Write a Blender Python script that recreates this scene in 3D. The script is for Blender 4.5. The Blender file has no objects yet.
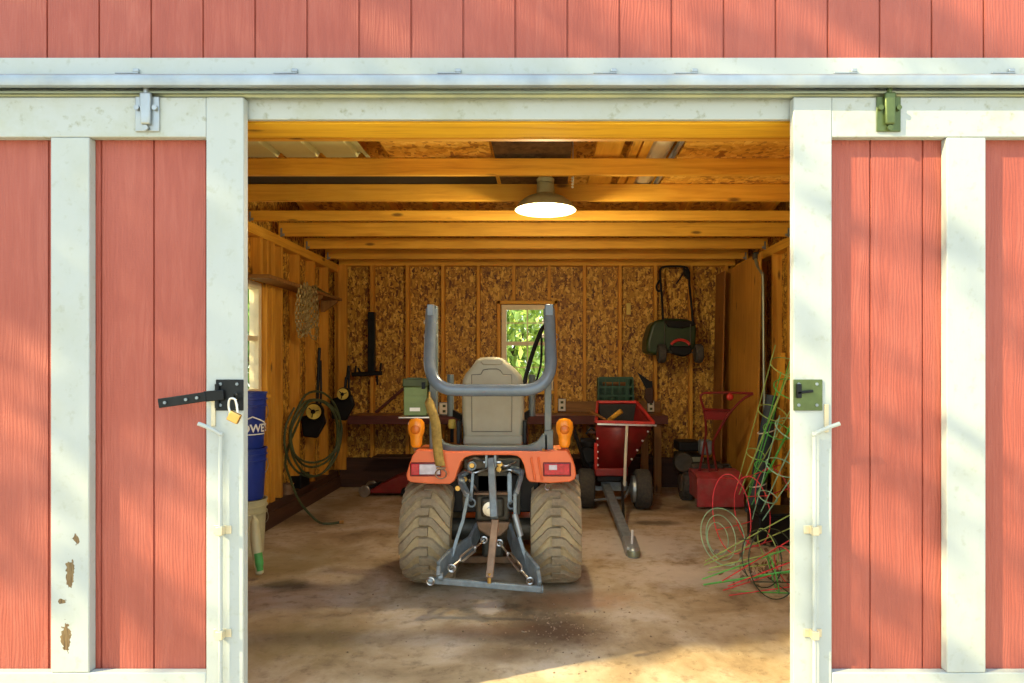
import bpy, bmesh, math, random
from mathutils import Vector, Matrix, Euler
random.seed(7)
PI = math.pi
SC = bpy.context.scene
COL = SC.collection
F, CX, CY, HC = 640.0, 545.0, 366.0, 1.38

def P(x, y, d):
    """the point seen at (x, y) of the photograph, d metres in front of the lens"""
    return Vector(((x - CX) * d / F, d, HC - (y - CY) * d / F))

def G(x, d, z=0.0):
    return Vector(((x - CX) * d / F, d, z))

# ------------------------------------------------------------------ mesh building
class MB:
    def __init__(self):
        self.v = []; self.f = []
    def add(self, vs, fs):
        o = len(self.v)
        self.v += [Vector(p) for p in vs]
        self.f += [[i + o for i in q] for q in fs]
        return self
    def box(self, x0, x1, y0, y1, z0, z1):
        vs = [(x, y, z) for x in (x0, x1) for y in (y0, y1) for z in (z0, z1)]
        return self.add(vs, [(0, 1, 3, 2), (4, 6, 7, 5), (0, 4, 5, 1), (2, 3, 7, 6), (0, 2, 6, 4), (1, 5, 7, 3)])
    def obox(self, c, size, rot=(0, 0, 0)):
        m = Euler(rot).to_matrix(); c = Vector(c); s = Vector(size) / 2
        vs = [c + m @ Vector((sx * s.x, sy * s.y, sz * s.z)) for sx in (-1, 1) for sy in (-1, 1) for sz in (-1, 1)]
        return self.add(vs, [(0, 1, 3, 2), (4, 6, 7, 5), (0, 4, 5, 1), (2, 3, 7, 6), (0, 2, 6, 4), (1, 5, 7, 3)])
    def bar(self, p, q, w, h, up=(0, 0, 1)):
        p = Vector(p); q = Vector(q); t = (q - p).normalized(); up = Vector(up)
        s = t.cross(up)
        if s.length < 1e-4: s = t.cross(Vector((0, 1, 0)))
        s.normalize(); u = s.cross(t).normalized()
        vs = [e + s * a * w / 2 + u * b * h / 2 for e in (p, q) for a, b in ((-1, -1), (1, -1), (1, 1), (-1, 1))]
        return self.add(vs, [(3, 2, 1, 0), (4, 5, 6, 7), (0, 1, 5, 4), (1, 2, 6, 5), (2, 3, 7, 6), (3, 0, 4, 7)])
    def tube(self, pts, r, n=8, closed=False, caps=True):
        pts = [Vector(p) for p in pts]; m = len(pts)
        rs = r if isinstance(r, (list, tuple)) else [r] * m
        rings = []; prev = None
        for i, p in enumerate(pts):
            if closed: t = pts[(i + 1) % m] - pts[i - 1]
            else: t = pts[min(i + 1, m - 1)] - pts[max(i - 1, 0)]
            t = t.normalized() if t.length > 1e-9 else Vector((0, 0, 1))
            if prev is None:
                a = Vector((0, 0, 1)) if abs(t.z) < .9 else Vector((1, 0, 0))
                prev = t.cross(a).normalized()
            s = prev - t * prev.dot(t)
            s = s.normalized() if s.length > 1e-6 else t.orthogonal().normalized()
            prev = s; u = t.cross(s)
            rings.append([p + (s * math.cos(2 * PI * k / n) + u * math.sin(2 * PI * k / n)) * rs[i] for k in range(n)])
        vs = [q for g in rings for q in g]; fs = []
        for i in range(m if closed else m - 1):
            j = (i + 1) % m
            for k in range(n):
                l = (k + 1) % n
                fs.append((i * n + k, i * n + l, j * n + l, j * n + k))
        if caps and not closed:
            fs.append(tuple(range(n))[::-1]); fs.append(tuple((m - 1) * n + k for k in range(n)))
        return self.add(vs, fs)
    def lathe(self, prof, c, axis='Z', n=32, close_ends=True):
        c = Vector(c); vs = []; fs = []
        for (r, h) in prof:
            for k in range(n):
                a = 2 * PI * k / n; u, w = r * math.cos(a), r * math.sin(a)
                vs.append(c + (Vector((u, w, h)) if axis == 'Z' else Vector((h, u, w)) if axis == 'X' else Vector((w, h, u))))
        m = len(prof)
        for i in range(m - 1):
            for k in range(n):
                l = (k + 1) % n
                fs.append((i * n + k, i * n + l, (i + 1) * n + l, (i + 1) * n + k))
        if close_ends:
            if prof[0][0] > 1e-6: fs.append(tuple(range(n))[::-1])
            if prof[-1][0] > 1e-6: fs.append(tuple((m - 1) * n + k for k in range(n)))
        return self.add(vs, fs)
    def prism(self, poly, y0, y1, off1=(0, 0)):
        """poly in (x, z) carried from depth y0 to y1"""
        n = len(poly)
        vs = [(x, y0, z) for x, z in poly] + [(x + off1[0], y1, z + off1[1]) for x, z in poly]
        fs = [tuple(range(n)), tuple(range(n, 2 * n))[::-1]]
        for i in range(n):
            j = (i + 1) % n; fs.append((i, i + n, j + n, j))
        return self.add(vs, fs)
    def prism_x(self, poly, x0, x1):
        """poly in (y, z) carried from x0 to x1"""
        n = len(poly)
        vs = [(x0, y, z) for y, z in poly] + [(x1, y, z) for y, z in poly]
        fs = [tuple(range(n)), tuple(range(n, 2 * n))[::-1]]
        for i in range(n):
            j = (i + 1) % n; fs.append((i, i + n, j + n, j))
        return self.add(vs, fs)
    def prism_z(self, poly, z0, z1):
        n = len(poly)
        vs = [(x, y, z0) for x, y in poly] + [(x, y, z1) for x, y in poly]
        fs = [tuple(range(n)), tuple(range(n, 2 * n))[::-1]]
        for i in range(n):
            j = (i + 1) % n; fs.append((i, i + n, j + n, j))
        return self.add(vs, fs)
    def sheet(self, grid):
        """grid: rows of points"""
        n = len(grid[0]); vs = [p for r in grid for p in r]; fs = []
        for i in range(len(grid) - 1):
            for k in range(n - 1):
                fs.append((i * n + k, i * n + k + 1, (i + 1) * n + k + 1, (i + 1) * n + k))
        return self.add(vs, fs)
    def ball(self, c, r, n=12, sc=(1, 1, 1)):
        prof = [(r * math.sin(PI * i / n) , -r * math.cos(PI * i / n)) for i in range(n + 1)]
        prof[0] = (1e-5, -r); prof[-1] = (1e-5, r)
        b = MB().lathe(prof, (0, 0, 0), 'Z', n * 2, False)
        c = Vector(c)
        return self.add([c + Vector((p.x * sc[0], p.y * sc[1], p.z * sc[2])) for p in b.v], b.f)
    def rot(self, m, c):
        c = Vector(c); self.v = [c + m @ (p - c) for p in self.v]; return self
    def build(self, name, mat, parent=None, bevel=0, seg=2, solid=0, smooth=True, recalc=True, sharp=35):
        me = bpy.data.meshes.new(name)
        me.from_pydata([tuple(p) for p in self.v], [], self.f)
        if recalc:
            bm = bmesh.new(); bm.from_mesh(me)
            bmesh.ops.recalc_face_normals(bm, faces=bm.faces)
            bm.to_mesh(me); bm.free()
        me.update()
        if smooth:
            me.polygons.foreach_set('use_smooth', [True] * len(me.polygons))
            me.set_sharp_from_angle(angle=math.radians(sharp))
        o = bpy.data.objects.new(name, me); COL.objects.link(o)
        if mat: me.materials.append(mat)
        if parent: adopt(o, parent)
        if solid:
            s = o.modifiers.new('s', 'SOLIDIFY'); s.thickness = solid; s.offset = 0
        if bevel:
            b = o.modifiers.new('b', 'BEVEL'); b.width = bevel; b.segments = seg; b.limit_method = 'ANGLE'; b.angle_limit = math.radians(40)
        return o

def world(o):
    m = Matrix.Translation(o.location) @ o.rotation_euler.to_matrix().to_4x4()
    return m if o.parent is None else world(o.parent) @ o.matrix_parent_inverse @ m

def adopt(o, parent):
    o.parent = parent
    o.matrix_parent_inverse = world(parent).inverted()

def tag(o, label=None, cat=None, group=None, kind=None):
    if label: o['label'] = label
    if cat: o['category'] = cat
    if group: o['group'] = group
    if kind: o['kind'] = kind
    return o

def thing(name, loc, label, cat, group=None, kind=None):
    o = bpy.data.objects.new(name, None); COL.objects.link(o); o.location = loc; o.empty_display_size = .1
    return tag(o, label, cat, group, kind)

def struct(o, label=None, cat=None):
    return tag(o, label, cat, kind='structure')

def catmull(pts, k=6, closed=False):
    pts = [Vector(p) for p in pts]; n = len(pts); out = []
    for i in range(n if closed else n - 1):
        if closed: a, b, c, d = pts[i - 1], pts[i], pts[(i + 1) % n], pts[(i + 2) % n]
        else: a, b, c, d = pts[max(i - 1, 0)], pts[i], pts[i + 1], pts[min(i + 2, n - 1)]
        for j in range(k):
            t = j / k
            out.append(.5 * ((2 * b) + (c - a) * t + (2 * a - 5 * b + 4 * c - d) * t * t + (3 * b - a - 3 * c + d) * t ** 3))
    if not closed: out.append(pts[-1])
    return out

# ------------------------------------------------------------------ materials
def new_mat(name):
    m = bpy.data.materials.new(name); m.use_nodes = True
    nt = m.node_tree; return m, nt, nt.nodes['Principled BSDF']

def nd(nt, t, **kw):
    n = nt.nodes.new(t)
    for k, v in kw.items():
        if k.startswith('i_'): n.inputs[k[2:]].default_value = v
        else: setattr(n, k, v)
    return n

def ramp(nt, src, stops):
    r = nt.nodes.new('ShaderNodeValToRGB'); e = r.color_ramp.elements
    while len(e) > 1: e.remove(e[-1])
    e[0].position = stops[0][0]; e[0].color = (*stops[0][1], 1)
    for p, c in stops[1:]:
        q = e.new(p); q.color = (*c, 1)
    nt.links.new(src, r.inputs[0]); return r.outputs[0]

def coords(nt, scale=(1, 1, 1), rot=(0, 0, 0), loc=(0, 0, 0)):
    t = nt.nodes.new('ShaderNodeTexCoord'); mp = nt.nodes.new('ShaderNodeMapping')
    mp.inputs['Scale'].default_value = scale; mp.inputs['Rotation'].default_value = rot; mp.inputs['Location'].default_value = loc
    nt.links.new(t.outputs['Object'], mp.inputs[0]); return mp.outputs[0]

def noise(nt, vec, scale, detail=4, rough=.55, dist=0):
    n = nd(nt, 'ShaderNodeTexNoise', i_Scale=scale, i_Detail=detail, i_Roughness=rough, i_Distortion=dist)
    nt.links.new(vec, n.inputs['Vector']); return n.outputs['Fac']

def mix(nt, a, b, fac, mode='MIX'):
    m = nd(nt, 'ShaderNodeMix', data_type='RGBA', blend_type=mode)
    for s, i in ((fac, 0), (a, 6), (b, 7)):
        if isinstance(s, (int, float)): m.inputs[i].default_value = s
        elif isinstance(s, tuple): m.inputs[i].default_value = (*s, 1)
        else: nt.links.new(s, m.inputs[i])
    return m.outputs[2]

def bump(nt, bsdf, h, strength=.3, dist=.01):
    b = nd(nt, 'ShaderNodeBump', i_Strength=strength, i_Distance=dist)
    nt.links.new(h, b.inputs['Height']); nt.links.new(b.outputs[0], bsdf.inputs['Normal'])

def simple(name, col, rough=.5, metal=0, var=.25, scale=12, dirt=None, dirt_amt=.5, bmp=0, dirt_scale=5):
    m, nt, b = new_mat(name)
    v = coords(nt); n = noise(nt, v, scale)
    lo = tuple(max(0, c * (1 - var)) for c in col); hi = tuple(min(1, c * (1 + var)) for c in col)
    c = ramp(nt, n, [(.3, lo), (.7, hi)])
    if dirt:
        n2 = noise(nt, v, dirt_scale, 6, .65)
        k = ramp(nt, n2, [(.62 - .35 * dirt_amt, (0, 0, 0)), (.75 - .2 * dirt_amt, (dirt_amt,) * 3)])
        c = mix(nt, c, dirt, k)
    nt.links.new(c, b.inputs['Base Color'])
    b.inputs['Roughness'].default_value = rough; b.inputs['Metallic'].default_value = metal
    if bmp: bump(nt, b, noise(nt, v, scale * 3), bmp, .004)
    return m

def lumber(name, axis, cols, rough=.65, knots=True):
    """sawn softwood with its grain along one axis"""
    m, nt, b = new_mat(name)
    st = [14, 14, 14]; st[axis] = .9
    v = coords(nt, tuple(st)); n = noise(nt, v, 2.2, 6, .6, .6)
    big = noise(nt, coords(nt, (1.3, 1.3, 1.3)), 1.1, 2)
    c = ramp(nt, n, [(.28, cols[0]), (.5, cols[1]), (.75, cols[2])])
    c = mix(nt, c, tuple(x * .62 for x in cols[1]), ramp(nt, big, [(.45, (0, 0, 0)), (.75, (.6, .6, .6))]))
    if knots:
        ks = [7, 7, 7]; ks[axis] = 2.2
        vo = nd(nt, 'ShaderNodeTexVoronoi', i_Scale=1.0); nt.links.new(coords(nt, tuple(ks)), vo.inputs['Vector'])
        k = ramp(nt, vo.outputs['Distance'], [(.06, (.85, .85, .85)), (.13, (0, 0, 0))])
        c = mix(nt, c, tuple(x * .2 for x in cols[0]), k)
    nt.links.new(c, b.inputs['Base Color']); b.inputs['Roughness'].default_value = rough
    bump(nt, b, n, .15, .003); return m

def osb(name, cols, s=1.0, rough=.6, rot=0):
    """pressed board of random flakes"""
    m, nt, b = new_mat(name)
    base = None; 
    tc = nt.nodes.new('ShaderNodeTexCoord')
    outs = []
    for i, (rx, sc) in enumerate((((.5, .5, .5), (24, 24, 9)), ((-.6, .4, -.5), (20, 20, 11)), ((.2, 1.1, .9), (26, 11, 22)))):
        mp = nt.nodes.new('ShaderNodeMapping'); mp.inputs['Rotation'].default_value = rx
        mp.inputs['Scale'].default_value = tuple(q * s for q in sc)
        nt.links.new(tc.outputs['Object'], mp.inputs[0])
        vo = nd(nt, 'ShaderNodeTexVoronoi', i_Scale=1.0, i_Randomness=1.0); nt.links.new(mp.outputs[0], vo.inputs['Vector'])
        sp = nt.nodes.new('ShaderNodeSeparateColor'); nt.links.new(vo.outputs['Color'], sp.inputs[0])
        outs.append(sp.outputs[0])
    obj = nt.nodes.new('ShaderNodeMapping'); nt.links.new(tc.outputs['Object'], obj.inputs[0])
    n1 = noise(nt, obj.outputs[0], 11 * s, 2); n2 = noise(nt, obj.outputs[0], 17 * s, 2)
    k1 = ramp(nt, n1, [(.48, (0, 0, 0)), (.52, (1, 1, 1))]); k2 = ramp(nt, n2, [(.55, (0, 0, 0)), (.58, (1, 1, 1))])
    val = mix(nt, mix(nt, outs[0], outs[1], k1), outs[2], k2)
    c = ramp(nt, val, [(.05, cols[0]), (.3, cols[1]), (.65, cols[2]), (.97, cols[3])])
    nt.links.new(c, b.inputs['Base Color']); b.inputs['Roughness'].default_value = rough
    bump(nt, b, val, .12, .004); return m

PINE = ((.60, .27, .018), (.78, .395, .030), (.88, .50, .055))
M = {}
for ax, nm in enumerate('xyz'):
    M['pine_' + nm] = lumber('pine_' + nm, ax, PINE)
M['stud'] = lumber('stud_wood', 2, ((.52, .215, .016), (.68, .315, .026), (.80, .42, .048)))
M['lintel'] = lumber('header_wood', 0, ((.60, .30, .012), (.80, .46, .02), (.88, .55, .03)))
M['rough_z'] = lumber('rough_board_z', 2, ((.16, .07, .012), (.27, .12, .022), (.36, .17, .035)))
M['rough_x'] = lumber('rough_board_x', 0, ((.16, .07, .012), (.27, .12, .022), (.36, .17, .035)))
M['dark_x'] = lumber('dark_board_x', 0, ((.035, .013, .006), (.06, .022, .010), (.085, .035, .015)), knots=False)
M['dark_y'] = lumber('dark_board_y', 1, ((.04, .016, .007), (.07, .027, .012), (.10, .04, .018)), knots=False)
M['maroon_x'] = lumber('maroon_board_x', 0, ((.06, .012, .008), (.10, .02, .012), (.14, .03, .016)), knots=False)
M['osb'] = osb('flake_board', ((.12, .040, .004), (.32, .14, .010), (.53, .275, .022), (.80, .50, .08)), 1.7)
M['osb_l'] = osb('flake_board_lit', ((.38, .15, .010), (.66, .31, .026), (.80, .43, .045), (.90, .56, .10)), 1.0)  # flake board brightened so that it looks lit
M['osb_d'] = osb('flake_board_dark', ((.05, .025, .010), (.09, .048, .02), (.12, .065, .028), (.16, .09, .04)), 1.2)  # darkest browns of the flake boards
M['ply'] = lumber('plywood', 2, ((.40, .17, .016), (.54, .25, .025), (.63, .32, .042)))
M['ply_d'] = lumber('plywood_dark', 2, ((.22, .08, .010), (.30, .12, .015), (.37, .16, .025)))

def siding():
    m, nt, b = new_mat('red_siding')
    v = coords(nt, (9, 9, 1.0)); n = noise(nt, v, 2.0, 6, .62, 1.6)
    f = noise(nt, coords(nt, (40, 40, 160)), 1.2, 3)
    c = ramp(nt, n, [(.25, (.28, .058, .038)), (.5, (.32, .071, .047)), (.8, (.37, .100, .070))])
    fade = noise(nt, coords(nt), 1.1, 3)
    c = mix(nt, c, (.37, .105, .080), ramp(nt, fade, [(.45, (0, 0, 0)), (.75, (.55, .55, .55))]))
    nt.links.new(c, b.inputs['Base Color']); b.inputs['Roughness'].default_value = .6
    w = nd(nt, 'ShaderNodeTexWave', wave_type='BANDS', bands_direction='X', i_Scale=5.0, i_Distortion=14.0, i_Detail=3.0)
    w.inputs['Detail Scale'].default_value = .7
    nt.links.new(coords(nt, (5, 5, .75)), w.inputs['Vector'])
    h = mix(nt, mix(nt, w.outputs['Fac'], n, .55), f, .45)
    bump(nt, b, h, .38, .008); return m
M['red'] = siding()

def white_paint(name, stain=.35, peel=False, base=(.40, .455, .455)):
    m, nt, b = new_mat(name)
    v = coords(nt); n = noise(nt, v, 3.0, 6, .65); s = noise(nt, v, 28, 4, .6)
    c = mix(nt, base, (.33, .36, .27), ramp(nt, n, [(.5, (0, 0, 0)), (.72, (stain,) * 3)]))
    c = mix(nt, c, (.25, .27, .19), ramp(nt, s, [(.58, (0, 0, 0)), (.72, (stain,) * 3)]))
    h = noise(nt, coords(nt, (30, 30, 6)), 2, 4)
    if peel:
        for (px, py, rx, rz) in ((76, 539, .014, .022), (70, 574, .016, .062), (62, 601, .018, .010), (66, 638, .020, .058)):
            q = P(px, py, 2.435)
            mp = coords(nt, (1 / rx, 0, 1 / rz), (0, 0, 0), (-q.x / rx, 0, -q.z / rz))
            ln = nd(nt, 'ShaderNodeVectorMath', operation='LENGTH'); 
            wob = nd(nt, 'ShaderNodeTexNoise', i_Scale=55.0, i_Detail=3.0); nt.links.new(v, wob.inputs['Vector'])
            nt.links.new(mp, ln.inputs[0])
            ad = nd(nt, 'ShaderNodeMath', operation='MULTIPLY_ADD'); ad.inputs[1].default_value = 1.9; 
            nt.links.new(wob.outputs['Fac'], ad.inputs[0]); nt.links.new(ln.outputs['Value'], ad.inputs[2])
            k = ramp(nt, ad.outputs[0], [(.0, (1, 1, 1)), (.86, (1, 1, 1)), (.90, (0, 0, 0))])
            # the sum is brought to 0..1 first
            dv = nd(nt, 'ShaderNodeMath', operation='DIVIDE'); dv.inputs[1].default_value = 2.1
            nt.links.new(ad.outputs[0], dv.inputs[0])
            for l in list(nt.links):
                if l.to_socket == k.node.inputs[0]: nt.links.remove(l)
            nt.links.new(dv.outputs[0], k.node.inputs[0])
            wood = ramp(nt, noise(nt, coords(nt, (60, 60, 6)), 3, 3), [(.3, (.07, .04, .017)), (.7, (.22, .15, .065))])
            c = mix(nt, c, wood, k)
    nt.links.new(c, b.inputs['Base Color']); b.inputs['Roughness'].default_value = .55
    bump(nt, b, h, .18, .004); return m
M['white'] = white_paint('white_trim_paint')
M['white_w'] = white_paint('white_trim_weathered', .75)
M['white_p'] = white_paint('white_trim_peeling', .35, True)
M['cream'] = simple('cream_window_frame', (.80, .70, .44), .5, 0, .08)

def floor_mat():
    m, nt, b = new_mat('concrete_floor')
    v = coords(nt)
    n = noise(nt, v, 1.6, 8, .62, .4); f = noise(nt, v, 14, 6, .65); g = noise(nt, v, 60, 3, .6)
    c = ramp(nt, n, [(.32, (.22, .155, .088)), (.44, (.37, .28, .165)), (.54, (.48, .39, .265)), (.68, (.60, .54, .45))])
    c = mix(nt, c, (.10, .062, .030), ramp(nt, f, [(.52, (0, 0, 0)), (.68, (.45, .45, .45))]))
    c = mix(nt, c, (.07, .045, .02), ramp(nt, g, [(.66, (0, 0, 0)), (.74, (.7, .7, .7))]))
    # oil and mud spots, plus an olive light cast painted in at left: centre and half-axes in metres, depth, colour, amount
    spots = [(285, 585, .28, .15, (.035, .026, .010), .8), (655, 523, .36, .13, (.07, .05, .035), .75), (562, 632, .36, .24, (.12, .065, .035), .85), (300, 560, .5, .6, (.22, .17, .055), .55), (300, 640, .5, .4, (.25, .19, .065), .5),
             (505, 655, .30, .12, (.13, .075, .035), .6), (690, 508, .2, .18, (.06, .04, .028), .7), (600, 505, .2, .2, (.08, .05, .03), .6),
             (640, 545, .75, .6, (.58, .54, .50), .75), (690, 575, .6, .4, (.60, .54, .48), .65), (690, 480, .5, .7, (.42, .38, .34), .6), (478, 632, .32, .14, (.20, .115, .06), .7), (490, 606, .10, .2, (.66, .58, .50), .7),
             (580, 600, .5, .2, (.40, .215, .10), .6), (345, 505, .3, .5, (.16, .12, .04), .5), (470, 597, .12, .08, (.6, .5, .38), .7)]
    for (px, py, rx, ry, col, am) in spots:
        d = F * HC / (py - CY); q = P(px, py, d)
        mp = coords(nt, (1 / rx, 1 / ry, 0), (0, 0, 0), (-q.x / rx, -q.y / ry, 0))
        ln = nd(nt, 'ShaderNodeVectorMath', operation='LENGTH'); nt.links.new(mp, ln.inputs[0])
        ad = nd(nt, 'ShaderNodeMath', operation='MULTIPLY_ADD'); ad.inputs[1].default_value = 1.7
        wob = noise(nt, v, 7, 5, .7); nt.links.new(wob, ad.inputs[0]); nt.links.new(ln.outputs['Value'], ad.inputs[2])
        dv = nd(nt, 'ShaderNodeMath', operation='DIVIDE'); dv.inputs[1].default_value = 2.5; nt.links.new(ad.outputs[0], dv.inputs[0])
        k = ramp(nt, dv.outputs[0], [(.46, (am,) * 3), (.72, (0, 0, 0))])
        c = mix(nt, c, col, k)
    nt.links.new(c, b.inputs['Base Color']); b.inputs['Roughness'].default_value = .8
    b.inputs['Specular IOR Level'].default_value = .25
    bump(nt, b, mix(nt, f, g, .4), .4, .01); return m
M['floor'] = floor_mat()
M['ground'] = simple('gravel_ground', (.48, .42, .30), .9, 0, .3, 9, bmp=.3)

M['galv'] = simple('galvanised_steel', (.33, .38, .41), .38, .6, .15, 8, (.45, .44, .30), .35)
M['galv_d'] = simple('weathered_track_steel', (.30, .34, .25), .42, .7, .2, 5, (.36, .36, .20), .5)
M['steel'] = simple('bright_steel', (.62, .62, .60), .3, 1, .15, 20, (.25, .17, .09), .25)
M['rusty'] = simple('rusty_steel', (.26, .17, .11), .55, .5, .35, 15, (.30, .16, .07), .6)
M['grey_paint'] = simple('grey_blue_frame_paint', (.12, .155, .165), .35, .0, .18, 10, (.23, .21, .15), .35)
M['hoop_paint'] = simple('grey_blue_bar_paint', (.15, .20, .26), .22, .1, .12, 10, (.30, .27, .20), .25)
M['hitch'] = simple('worn_hitch_steel', (.20, .25, .28), .42, .3, .25, 22, (.26, .18, .11), .3)
M['cast'] = simple('dark_cast_iron', (.055, .055, .045), .5, .4, .3, 14, (.17, .12, .06), .5)
M['black'] = simple('black_plastic', (.009, .009, .0095), .5, 0, .25, 10)
M['black_m'] = simple('black_steel', (.017, .02, .022), .42, .5, .25, 12)
M['orange'] = simple('orange_tractor_paint', (.80, .165, .055), .3, 0, .06, 6, (.45, .22, .09), .22)
M['redp'] = simple('red_machine_paint', (.22, .014, .014), .42, .1, .22, 9, (.16, .05, .03), .4)
M['redp_l'] = simple('red_cover_paint', (.42, .045, .05), .5, .05, .2, 9, (.26, .17, .13), .45)
M['redb'] = simple('bright_red_paint', (.55, .035, .025), .4, 0, .15)
M['seat'] = simple('grey_beige_seat_plastic', (.33, .315, .235), .5, 0, .10, 7, (.33, .27, .16), .3)
M['seat_d'] = simple('dark_seat_seam', (.12, .11, .08), .6, 0, .1)
M['olive'] = simple('olive_green_can_paint', (.17, .235, .085), .5, .1, .12, 10)
M['olive_d'] = simple('dark_olive_paint', (.055, .075, .025), .5, .1, .2, 10)
M['green_d'] = simple('dark_green_plastic', (.018, .042, .012), .45, 0, .2, 10)
M['crate'] = simple('green_crate_plastic', (.014, .075, .036), .5, 0, .25, 14)
M['amber'] = simple('amber_lens', (.85, .27, .012), .18, 0, .12, 30)
M['amber_d'] = simple('amber_lens_core', (.62, .15, .01), .25, 0, .15, 30)
M['lens'] = simple('red_lens', (.55, .015, .035), .15, 0, .35, 40)
M['lens_d'] = simple('dark_red_lens_rim', (.16, .012, .02), .3, 0, .2, 30)
M['lens_glint'] = simple('lens_glare', (.62, .58, .66), .12, 0, .15, 30)  # pale glare on the tail lights, painted as a patch
M['webbing'] = simple('tan_webbing', (.36, .235, .055), .85, 0, .3, 40)
M['blue'] = simple('blue_bucket_plastic', (.012, .035, .26), .4, 0, .12, 6)
M['bucket_w'] = simple('off_white_bucket_plastic', (.50, .47, .27), .45, 0, .12, 6, (.30, .25, .12), .3)
M['print'] = simple('white_print', (.80, .82, .80), .5, 0, .04)
M['paper'] = simple('white_label_paper', (.80, .80, .74), .6, 0, .04)
M['brass'] = simple('brass', (.65, .42, .13), .35, .9, .15, 20)
M['hose'] = simple('green_hose', (.045, .062, .018), .5, 0, .25, 15)
M['yellow'] = simple('yellow_plastic', (.72, .55, .10), .5, 0, .15, 30)
for q_ in ('black', 'black_m'): M[q_].node_tree.nodes['Principled BSDF'].inputs['Specular IOR Level'].default_value = .22
M['shade_black'] = simple('black_for_shade', (.012, .013, .010), .7, 0, .4, 20)  # flat black that stands in for shade in loft and hopper
M['wire_g'] = simple('green_coated_wire', (.10, .50, .085), .45, 0, .2, 20)
M['wire_p'] = simple('pale_green_wire', (.30, .58, .38), .45, 0, .2, 20)
M['wire_y'] = simple('yellow_green_wire', (.36, .52, .14), .45, 0, .2, 20)
M['wire_r'] = simple('red_coated_wire', (.75, .045, .06), .45, 0, .2, 20)
M['wire_k'] = simple('dark_green_wire', (.03, .05, .025), .5, .2, .2, 20)
M['bluegrey'] = simple('blue_grey_tarp', (.030, .048, .065), .6, 0, .3, 12)
M['lamp_enamel'] = simple('olive_grey_enamel', (.46, .44, .24), .4, .1, .1, 8)
M['lamp_in'] = simple('white_enamel', (.50, .46, .34), .5, 0, .03)
M['tarp'] = simple('olive_tarp', (.08, .09, .02), .7, 0, .3, 15)
M['chain'] = simple('chain_steel', (.34, .25, .09), .45, .5, .3, 30)
M['panel'] = simple('pale_ribbed_metal', (.60, .57, .26), .5, .0, .08, 5)
M['pvc'] = simple('pale_plastic_pipe', (.62, .55, .36), .45, 0, .1, 5)
M['outlet'] = simple('ivory_outlet', (.75, .71, .56), .5, 0, .1, 12)
M['cordwhite'] = simple('white_cord', (.7, .68, .55), .6, 0, .1, 12)
M['leaf'] = simple('tree_leaf', (.14, .30, .05), .5, 0, .5, 3)
M['leaf_y'] = simple('sunlit_leaf', (.40, .55, .12), .5, 0, .4, 3)
M['bark'] = simple('bark', (.12, .08, .05), .85, 0, .4, 20, bmp=.5)

def rubber(name, lo, hi, mud):
    m, nt, b = new_mat(name)
    v = coords(nt); n = noise(nt, v, 7, 6, .7); g = noise(nt, v, 45, 4, .7)
    c = ramp(nt, n, [(.3, lo), (.65, hi)])
    c = mix(nt, c, mud, ramp(nt, g, [(.42, (0, 0, 0)), (.7, (.6, .6, .6))]))
    nt.links.new(c, b.inputs['Base Color']); b.inputs['Roughness'].default_value = .85
    bump(nt, b, g, .35, .006); return m
M['tire'] = rubber('muddy_tire_rubber', (.33, .245, .125), (.46, .35, .19), (.54, .42, .23))
M['lug'] = rubber('dusty_tread_rubber', (.22, .175, .11), (.34, .275, .175), (.44, .35, .21))
M['tire_c'] = rubber('dusty_black_rubber', (.03, .03, .028), (.055, .052, .046), (.10, .085, .06))

def glass():
    m, nt, b = new_mat('window_glass')
    b.inputs['Base Color'].default_value = (1, 1, 1, 1); b.inputs['Roughness'].default_value = 0
    b.inputs['Transmission Weight'].default_value = 1; b.inputs['IOR'].default_value = 1.02
    return m
M['crumb'] = simple('dirt_crumb', (.30, .21, .13), .9, 0, .6, 60)
M['glass'] = glass()
def glow(name, col, s):
    m, nt, b = new_mat(name)
    b.inputs['Base Color'].default_value = (.9, .9, .9, 1)
    b.inputs['Emission Color'].default_value = (*col, 1); b.inputs['Emission Strength'].default_value = s
    return m
M['bulb'] = glow('lit_bulb', (1, .86, .60), 14)

# ------------------------------------------------------------------ layout of the shed
XL, XR = -2.36, 2.18           # faces of the studs
YB = 7.33                      # face of the back studs
YS = 2.50                      # face of the front siding
OL, OR, OT = -1.30, 1.08, 2.335  # doorway
JZ = 2.54                      # underside of the ceiling joists
def roof_z(y): return 2.74 + .2 * (7.5 - y)

struct(MB().box(XL - .15, XR + .15, 2.45, 7.55, -.15, 0).build('floor', M['floor'], smooth=False))
gr = MB(); gr.sheet([[(x, y, -.06) for x in (-30, -10, 10, 30)] for y in (-30, -10, 2.44)])
gr.sheet([[(x, y, -.06) for x in (-30, -10, 10, 30)] for y in (7.56, 15, 40)])
gr.sheet([[(x, y, -.06) for x in (-30, XL - .16)] for y in (2.44, 7.56)]); gr.sheet([[(x, y, -.06) for x in (XR + .16, 30)] for y in (2.44, 7.56)])
struct(gr.build('ground', M['ground'], smooth=False))

def board_wall(u0, u1, z0, top, holes, place):
    """rectangles round the holes, holes = (u0, u1, z0, z1)"""
    mb = MB()
    us = sorted({u0, u1, *[h[0] for h in holes], *[h[1] for h in holes]})
    for a, b in zip(us, us[1:]):
        hs = [h for h in holes if h[0] <= a + 1e-6 and h[1] >= b - 1e-6]
        segs = [(z0, hs[0][2]), (hs[0][3], None)] if hs else [(z0, None)]
        for s0, s1 in segs:
            place(mb, a, b, s0, (top(a), top(b)) if s1 is None else (s1, s1))
    return mb

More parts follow.
